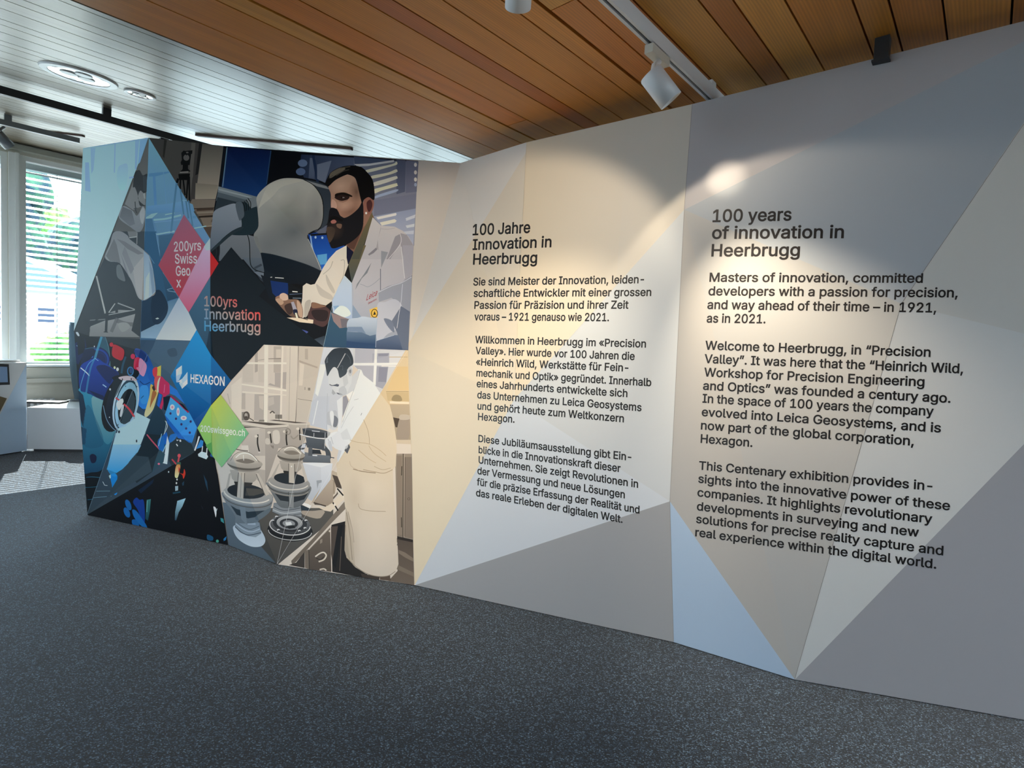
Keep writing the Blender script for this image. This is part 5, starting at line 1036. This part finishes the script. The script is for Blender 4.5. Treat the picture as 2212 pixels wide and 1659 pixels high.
for p in ('40,580 130,575 240,585', '0,722 100,718 200,708', '60,890 140,880'): d.st('2a6a84', 6, p)
d.crop(*PXC)
d.P(('b4d0ec', '3aa2dc'), '256.5,925 291,904 324.5,906 303,960 312,972 296,978 277,1000 252,1022 243,1018 231,1014')
d.crop(*cL2)
d.P(('a9cdec', '36a0da'), '450,-30 860,-30 740,180 700,270 620,390 540,470 460,520 330,470 380,260', 'v'); d.el('28343e', 737, 85, 9, 20, 10)
d.crop(*cL1); d.P('b8d4ee', '640,1430 740,1400 870,1290 890,1195 1095,1300 960,1659 560,1659'); d.el('28343e', 648, 1478, 14, 20); d.el('28343e', 900, 1610, 10, 22)
d.crop(*cL2)
d.sm('1a84cc', '375,560 430,525 470,560 472,620 515,650 505,725 462,730 468,800 440,825 412,790 395,690'); d.sm('2f98d8', '340,480 420,500 470,560 400,560', alpha=.7); d.P('bcd8ea', '355,560 380,540 385,580 370,600')
d.st('d0d8de', 7, '270,640 295,690 335,694', curve=False); d.st('7aa0b0', 5, '180,772 410,770'); d.st('7aa0b0', 5, '140,862 390,840'); d.el('2c82c4', 852, 416, 34, 58); d.el('b85060', 710, 360, 12, 22)
d.P('1d2a32', '880,-20 1090,0 1060,160 1000,330 960,500 740,660 620,520 720,300'); d.P('36454e', '500,560 620,400 720,280 900,300 950,500 300,890'); d.st('c45066', 18, '880,-10 960,90 1100,245'); d.sm('1e6ab4', '1040,60 1110,20 1120,180 1070,230 1030,150'); d.sm('2a74c0', '1190,100 1200,0 1300,-20 1260,60'); d.P('cde6f4', '1160,10 1190,110 1180,220 1160,400 1100,385 1130,230'); d.st('a8d4ee', 8, '1085,-20 1040,150'); d.st('9fd0e8', 9, '1150,120 1060,320'); d.P('2c4a56', '1000,330 1060,200 1130,260 1110,370 980,480 950,520'); d.el('d86a80', 1045, 395, 16, 14)
d.P(('1d2a30', '27343a'), '1190,120 1300,40 1400,60 1500,130 1540,235 1330,340 1220,420 1180,350'); d.st('e4eef4', 22, '1290,70 1330,55 1345,90'); d.st('e4eef4', 14, '1285,120 1305,150')
d.P('04060c', '60,1101 1540,233 1640,100 1800,290 1860,560 2000,1516'); d.P('0c2a4a', '760,760 980,600 960,660 800,800', alpha=.5)
d.P('2a7cc8', '1350,0 1520,0 1500,110 1440,70'); d.st('e6eef6', 20, '1602,15 1575,110 1540,212', curve=False); d.P('2f80c4', '1620,60 1660,80 1650,160 1560,190'); d.P('c4d4e4', '1630,225 1695,240 1725,295 1700,332 1590,290 1585,260'); d.st('d8e4ee', 14, '1710,175 1700,300'); d.st('d8e4ee', 12, '1648,150 1640,230'); d.P('1a4a8a', '1760,250 1800,290 1790,305 1750,290')
d.st('b8404a', 20, '1225,330 1285,400'); d.el('d25058', 1325, 282, 22, 26); d.st('c84a50', 22, '1325,300 1310,370'); d.sm('3a5a4a', '1290,380 1340,370 1345,410 1295,420'); d.sm(('c87a3a', 'f0d8a0'), '1285,420 1340,410 1330,500 1310,575 1290,590 1265,560'); d.sm('c0301c', '1320,440 1335,470 1318,520'); d.sm('c83420', '1395,465 1412,530 1385,600 1370,550 1335,520 1380,530'); d.el('f2e8d0', 1296, 610, 10, 14); d.el('f2e8d0', 1288, 660, 10, 16); d.P('9fb4bc', '1270,702 1312,698 1310,760 1272,768'); d.st('1c4658', 22, '1238,800 1340,782'); d.P('1e3a4c', '1365,660 1395,630 1390,690 1370,695')
d.P(('9cc4d2', '1c3a4c'), '1300,905 1415,868 1370,980 1320,1060 1285,1175 1265,1170 1270,1060'); d.P('1c3c50', '1660,540 1710,640 1725,780 1690,680'); d.sm('e4ecf2', '1798,985 1830,1000 1840,1060 1830,1130 1812,1060'); d.st('c8d4de', 8, '1848,1010 1830,1070'); d.P('3a8a90', '1895,1140 1935,1150 1945,1215 1900,1185'); d.sm('174c70', '1715,1370 1790,1400 1785,1450 1715,1440'); d.el('4a9a8a', 1852, 1460, 20, 22); d.P('2874a8', '1935,1430 1980,1390 1970,1440 1940,1460'); d.P('2a2c38', '1630,960 1660,1030 1640,1000'); d.el('c8d8e0', 1180, 505, 8, 12)
d.el('125e9e', 625, 960, 36, 78, -22); d.el('125e9e', 605, 1065, 38, 74, -24); d.sm('0a3684', '690,925 735,860 780,890 840,910 850,1200 800,1180 760,1040'); d.sm('1262a4', '680,1030 730,1040 800,1130 885,1270 790,1240 700,1120'); d.sm('0f5a9a', '675,1170 730,1165 775,1245 690,1235'); d.P(('35706e', '123c48'), '880,890 937,880 920,1050 895,1180 860,1150'); d.st('7ac0b8', 6, '885,900 880,1060')
d.crop(*PXC); d.st('8fa8b8', .8, '189,1111 252,929 319,766', curve=False, alpha=.6)
ART_D = d

# ---- diamonds
RED = Art().crop(*PXC)
RED.P(('b4728c', 'c22c38'), '398,463.5 472.8,569 408.3,675 343,573')
RED.P('d42a2c', '455.2,543.8 472.8,569 455.2,597.9')
RED.P(('d9c0ea', 'd8607e'), '454.9,526 454.9,597 408.3,675 387.5,641.5 443,530')
RED.P('c4d8f2', '454.9,514 454.9,540 446,541 441,533')
RIB = Art().crop(*PXC)
RIB.P(('b6c6da', 'd6dfec'), '388,641.5 408.3,675 425.4,712.5 411.8,735.8 337,733.5')
RIB.P(('4a7694', '1f3d55'), '455,597 455,760 462,778 425.4,712.5 408.3,675')
RIB.P(('1d3a50', '12283a'), '455,700 456.5,768 462,778 446,750')
BLUE = Art().crop(*PXC)
BLUE.P(('1f98da', '053f80'), '425.4,712.5 456.5,767 456.5,875 427,924 368.8,813')
BLUE.P(('0d6cae', '06396c'), '456.5,767 500,822 456.5,874.8')
BLUE.crop(330, 720, 5.53)
BLUE.P('c9dcee', '282,435 352,383 352,480 285,578'); BLUE.P('f0f5fa', '282,435 352,383 285,510'); BLUE.P('e4eef8', '287,585 352,545 352,580'); BLUE.P('a9c4e0', '282,510 352,480 318,560 287,585'); BLUE.P('d3e2f0', '320,595 420,460 420,600 355,662'); BLUE.P('f2f6fb', '355,598 420,540 420,602 355,662'); BLUE.P('b4cce4', '345,555 420,460 420,545 360,600'); BLUE.P('c0d4ea', '325,595 360,595 354,662')
GREEN = Art().crop(*PXC)
GREEN.P(('c2cc48', '38b29a'), '477.5,852.5 538.2,936.2 479.3,1009.5 460,985 457,940 457,875', 'd')
GREEN.P(('b0d45c', '7cc070'), '457.2,874.5 457.2,958 460,986 427,924.5')
GREEN.P('5ca456', '445,962 457.5,955 460.3,985.5')
BEIGE = Art().crop(*PXC)
BEIGE.P(('d9d0c2', 'e4d4b8'), '1136,330 1131,420 1116,722 1110,864 897,1262 884,800 882.5,742')
BEIGE.P(('e0d2ba', 'cfc9bf'), '1137,308 1131,420 1116,722 1110,864 1280,675 1330,617 1360,260', 'h')
# ------------------------------------------------------------------ lay the prints and the lettering on the wall
FONT = None
try:
    import os
    FONT = bpy.data.fonts.load(os.path.join(bpy.utils.resource_path('LOCAL'), 'datafiles', 'fonts', 'Inter.woff2')); CAPH[0] = .5087
except Exception:
    CAPH[0] = .682
from mathutils.geometry import delaunay_2d_cdt
def outline_loops(txt):
    cu = bpy.data.curves.new('t', 'FONT'); cu.body = txt; cu.size = 1; cu.resolution_u = 3; cu.fill_mode = 'NONE'
    if FONT: cu.font = FONT
    o = bpy.data.objects.new('t', cu); COL.objects.link(o); dg = bpy.context.evaluated_depsgraph_get(); ev = o.evaluated_get(dg); me = ev.to_mesh()
    co = [(v.co.x, v.co.y) for v in me.vertices]; nx = {}
    for e in me.edges: nx.setdefault(e.vertices[0], []).append(e.vertices[1]); nx.setdefault(e.vertices[1], []).append(e.vertices[0])
    ev.to_mesh_clear(); bpy.data.objects.remove(o); bpy.data.curves.remove(cu)
    seen = set(); loops = []
    for st in range(len(co)):
        if st in seen or st not in nx: continue
        lp = [st]; seen.add(st); cur = st
        while True:
            nn = sorted([k for k in nx[cur] if k not in seen])
            if not nn: break
            cur = (cur + 1) if (cur + 1) in nn else nn[0]; lp.append(cur); seen.add(cur)
        c = [co[k] for k in lp]; c = [c[k] for k in range(len(c)) if abs(c[k][0] - c[k - 1][0]) + abs(c[k][1] - c[k - 1][1]) > 1e-5]
        if len(c) > 2: loops.append(c)
    return loops
def sarea(c): return sum(c[k - 1][0] * c[k][1] - c[k][0] * c[k - 1][1] for k in range(len(c))) / 2
def text_polys(txt, off):
    """fill of a line of type: outlines swollen by off, cut into triangles with the non-zero rule"""
    loops = sorted(outline_loops(txt), key=lambda c: min(p[0] for p in c)); groups = []; hi = -9
    for c in loops:
        lo = min(p[0] for p in c)
        if lo > hi + .004 or not groups: groups.append([])
        groups[-1].append(c); hi = max(hi, max(p[0] for p in c))
    vs, fs = [], []
    for g in groups:
        sg = 1 if sarea(max(g, key=lambda c: abs(sarea(c)))) > 0 else -1; pts, eds, cs = [], [], []
        for c in g:
            m = len(c); q = []
            for k in range(m):
                a, b, d = c[k - 1], c[k], c[(k + 1) % m]
                n1 = (b[1] - a[1], a[0] - b[0]); n2 = (d[1] - b[1], b[0] - d[0]); l1 = math.hypot(*n1); l2 = math.hypot(*n2)
                n1 = (n1[0] / l1, n1[1] / l1); n2 = (n2[0] / l2, n2[1] / l2); sx, sy = n1[0] + n2[0], n1[1] + n2[1]; dd = max(.5, 1 + n1[0] * n2[0] + n1[1] * n2[1])
                q.append((b[0] + sg * off * sx / dd, b[1] + sg * off * sy / dd))
            b0 = len(pts); pts += q; eds += [(b0 + k, b0 + (k + 1) % m) for k in range(m)]; cs.append(q)
        r = delaunay_2d_cdt([Vector(p) for p in pts], eds, [], 0, 1e-6); rv = [(v.x, v.y) for v in r[0]]; b0 = len(vs); vs += rv
        for t in r[2]:
            X = sum(rv[k][0] for k in t) / len(t); Y = sum(rv[k][1] for k in t) / len(t); wn_ = 0
            for q in cs:
                for k in range(len(q)):
                    (x0, y0), (x1, y1) = q[k - 1], q[k]
                    if (y0 <= Y) != (y1 <= Y) and X < x0 + (Y - y0) / (y1 - y0) * (x1 - x0): wn_ += 1 if y1 > y0 else -1
            if wn_: fs.append(tuple(b0 + k for k in t))
    used = sorted({k for f in fs for k in f}); mp = {k: n for n, k in enumerate(used)}
    return [vs[k] for k in used], [tuple(mp[k] for k in f) for f in fs]
M_INK = mat('vinyl_lettering', hx('141214'), .5, attr='Col')
PICF = None
def put(name, art, lab, base=1, gain=1.0):
    return lay_on_wall(name, art.items, root_wall, M_PRINT, base, lab, gain=gain)
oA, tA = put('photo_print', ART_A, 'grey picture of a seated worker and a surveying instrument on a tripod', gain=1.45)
oD, tD = put('photo_print', ART_D, 'blue picture of a laser laboratory', gain=1.35)
oB, tB = put('photo_print', ART_B, 'dark picture of a bearded technician at a microscope', gain=1.3)
oC, tC = put('photo_print', ART_C, 'black and white picture of a man in a white coat in a workshop', gain=1.12)
SEAM = Art().crop(*PXC)
SEAM.st('8b8986', .8, [(1495, 226), (1478, 453), (1447, 1083), (1455, 1386)], curve=False); SEAM.st('7e7a76', .8, [(2212, 267), (1947, 656), (1717, 1466)], curve=False)
SEAM.st('ece8e0', .8, [(1137, 309), (1110, 864)], curve=False); SEAM.st('3a3f44', .6, [(321.5, 298), (303, 758)], curve=False)
lay_on_wall('panel_seam', SEAM.items, root_wall, M_PRINT, 2, 'thin joint lines between the panels')
hi_ = max(tA, tB, tC, tD) + 1
put('ribbon_print', RIB, 'pale blue printed ribbon below the red diamond', hi_, 1.3)
oR, _ = put('diamond_print', RED, 'red diamond', hi_ + 3, 1.25); oBl, _ = put('diamond_print', BLUE, 'blue diamond', hi_ + 3, 1.3); oG, _ = put('diamond_print', GREEN, 'green and yellow diamond', hi_ + 3, 1.2)
put('tint_print', BEIGE, 'beige printed band beside the German text', 1)
TL = hi_ + 14
def letters(lines, col, parent, label, off=.016, lean=-.05, base=None, d='v', shear=0):
    tris = lettering(lines, off, lean, shear=shear)
    o, _ = lay_on_wall('lettering', [(t, col, d, 1.0) for t in tris], parent, M_INK, 0, label, flat_layer=base if base is not None else 3)
    return o
def grad_letters(lines, parent, label, base, lean):
    tris = lettering(lines, .012, lean); xs = (441, 565); out = []
    def c(q):
        t = max(0, min(1, (q[0] - 441) / 124 * .75 + (690 - q[1]) / 60 * .55 + .12)); a_, b_, m_ = hx('35a4dc'), hx('f0382e'), hx('b8aaa4')
        return tuple(a_[i] + (m_[i] - a_[i]) * t * 2 if t < .5 else m_[i] + (b_[i] - m_[i]) * (t * 2 - 1) for i in (0, 1, 2))
    def back(v): return tuple((12.92 * x if x <= .0031308 else 1.055 * x ** (1 / 2.4) - .055) for x in v)
    for t in tris:
        m_ = (sum(p[0] for p in t) / len(t), sum(p[1] for p in t) / len(t)); v = back(c(m_)); out.append((t, '%02x%02x%02x' % tuple(int(max(0, min(1, k)) * 255) for k in v), 'v', 1.0))
    return lay_on_wall('lettering', out, parent, M_INK, 0, label, flat_layer=base)[0]
G = 16.3
letters([('100 Jahre', 1020.7, 508, 1145, 502.6, 23, 24), ('Innovation in', 1020.7, 539.7, 1191, 533.6, 22.3, 23.6), ('Heerbrugg', 1021.6, 571.3, 1160, 568, 22.6, 23.4)], '0e0c0e', root_wall, 'black German heading', .017, -.05)
letters([('Sie sind Meister der Innovation, leiden-', 1022, 616.6, 1391, 611.5, 16, 17), ('schaftliche Entwickler mit einer grossen', 1022.8, 641.3, 1406.6, 639.2, 16, 17),
         ('Passion für Präzision und ihrer Zeit', 1024.4, 666.9, 1357.5, 666.6, 16, 17), ('voraus – 1921 genauso wie 2021.', 1024.4, 691.9, 1315.3, 693.7, 16, 17)], '0e0c0e', root_wall, 'first black German paragraph', .017, -.05)
letters([('Willkommen in Heerbrugg im «Precision', 1026.1, 740.9, 1395.3, 750.6, 15.2, 16.6), ('Valley». Hier wurde vor 100 Jahren die', 1027, 764.6, 1370.8, 777.6, 15.2, 16.6),
         ('«Heinrich Wild, Werkstätte für Fein-', 1027.8, 789, 1357.3, 802.5, 15.2, 16.6), ('mechanik und Optik» gegründet. Innerhalb', 1029, 812.7, 1406.7, 834.2, 15.2, 16.6),
         ('eines Jahrhunderts entwickelte sich', 1029.5, 835.9, 1355.2, 857.8, 15.2, 16.6), ('das Unternehmen zu Leica Geosystems', 1030.8, 859.9, 1385.6, 888.2, 15.2, 16.6),
         ('und gehört heute zum Weltkonzern', 1031.2, 884, 1347.6, 912.2, 15.2, 16.6), ('Hexagon.', 1032.4, 907.2, 1111.4, 913.1, 15.2, 15.7)], '0e0c0e', root_wall, 'second black German paragraph', .017, -.04)
letters([('Diese Jubiläumsausstellung gibt Ein-', 1033.3, 954.4, 1363.7, 995.4, 15, 16.4), ('blicke in die Innovationskraft dieser', 1033.7, 978.5, 1340.5, 1019.8, 15, 16.4),
         ('Unternehmen. Sie zeigt Revolutionen in', 1033.7, 1000.4, 1378.4, 1053.6, 15, 16.4), ('der Vermessung und neue Lösungen', 1031.2, 1023.6, 1349.7, 1076.4, 15, 16.2),
         ('für die präzise Erfassung der Realität und', 1030, 1047.7, 1381.4, 1109.3, 15, 16.2), ('das reale Erleben der digitalen Welt.', 1028.2, 1071.3, 1344.7, 1129.5, 15, 16)], '0e0c0e', root_wall, 'third black German paragraph', .017, -.02)
letters([('100 years', 1538.9, 479.5, 1709.3, 475.9, 26, 26.6), ('of innovation in', 1537.5, 515.6, 1822.4, 513.8, 26, 27), ('Heerbrugg', 1536.2, 553.6, 1727.4, 552.7, 25.6, 26.4)], '17100e', root_wall, 'black English heading', .017, -.06)
letters([('Masters of innovation, committed', 1532.1, 608.3, 1993.2, 610.6, 18.8, 19.8), ('developers with a passion for precision,', 1529.9, 637.7, 2068.7, 642.2, 18.8, 20.2),
         ('and way ahead of their time – in 1921,', 1527.6, 667.1, 2022.2, 674.8, 18.8, 20.2), ('as in 2021.', 1526.2, 696.5, 1653.3, 698.3, 18.8, 19)], '17100e', root_wall, 'first black English paragraph', .017, -.06)
letters([('Welcome to Heerbrugg, in “Precision', 1522.9, 754.9, 2009.7, 770.5, 18.4, 20), ('Valley”. It was here that the “Heinrich Wild,', 1521.2, 783.8, 2080.2, 806.4, 18.4, 20.2),
         ('Workshop for Precision Engineering', 1520.6, 812.7, 1996.4, 834.7, 18.2, 20), ('and Optics” was founded a century ago.', 1518.3, 841.6, 2053, 870, 18.2, 20),
         ('In the space of 100 years the company', 1517.1, 869.4, 2016.6, 898.3, 18.2, 20), ('evolved into Leica Geosystems, and is', 1515.4, 898.3, 2032.2, 934.1, 18, 20),
         ('now part of the global corporation,', 1513.7, 927.2, 1973.8, 962.5, 18, 19.8), ('Hexagon.', 1513.1, 956.1, 1625.2, 965.3, 18, 18.5)], '120e0e', root_wall, 'second black English paragraph', .017, -.055)
letters([('This Centenary exhibition provides in-', 1509.6, 1013.9, 2013.7, 1059.6, 17.6, 19.6), ('sights into the innovative power of these', 1507.9, 1042.2, 2051.8, 1102.3, 17.6, 19.6),
         ('companies. It highlights revolutionary', 1506.1, 1071.7, 2013.7, 1130.7, 17.6, 19.6), ('developments in surveying and new', 1505, 1101.8, 1984.8, 1159.6, 17.6, 19.6),
         ('solutions for precise reality capture and', 1503.2, 1129, 2037.4, 1199.5, 17.6, 19.6), ('real experience within the digital world.', 1501.5, 1157.9, 2022.4, 1228.4, 17.6, 19.6)], '120e0e', root_wall, 'third black English paragraph', .017, -.05)
letters([('200yrs', 376.8, 543.5, 435.4, 540.4, 20.5, 21), ('Swiss', 379, 569.5, 426.6, 568.7, 20.5, 21), ('Geo', 380.9, 595.7, 412.2, 595, 20.5, 20.8), ('x', 381.9, 620.7, 392.3, 620.7, 21, 21)], 'f2ecf2', oR, 'white lettering on the red diamond', .012, .02, TL)
grad_letters([('100yrs', 442.3, 661.3, 513.2, 663.4, 21.5, 21.8), ('Innovation', 442.3, 689, 563.2, 691.6, 21.6, 22.2), ('Heerbrugg', 442.3, 714.6, 563.2, 717.7, 21.4, 22)], root_wall, 'red to blue lettering on black', TL, .0)
letters([('HEXAGON', 412.3, 825.8, 485.9, 833.4, 17.4, 19.3)], 'f4f7fa', oBl, 'white lettering on the blue diamond', .014, -.02, TL)
letters([('200swissgeo.ch', 434, 931.6, 529.8, 942.1, 13, 14.6)], 'f2f8ec', oG, 'white lettering on the green diamond', .012, -.03, TL)
letters([('Leica', 791.5, 649.5, 815, 637.5, 12.5, 12.5)], 'a83050', oB, 'red script lettering on the coat pocket', .004, -.1, TL, shear=.3)
letters([('Geosystems', 795.5, 657.5, 814, 648, 4.6, 4.6)], 'a83050', oB, 'small red lettering on the coat pocket', .004, -.1, TL)
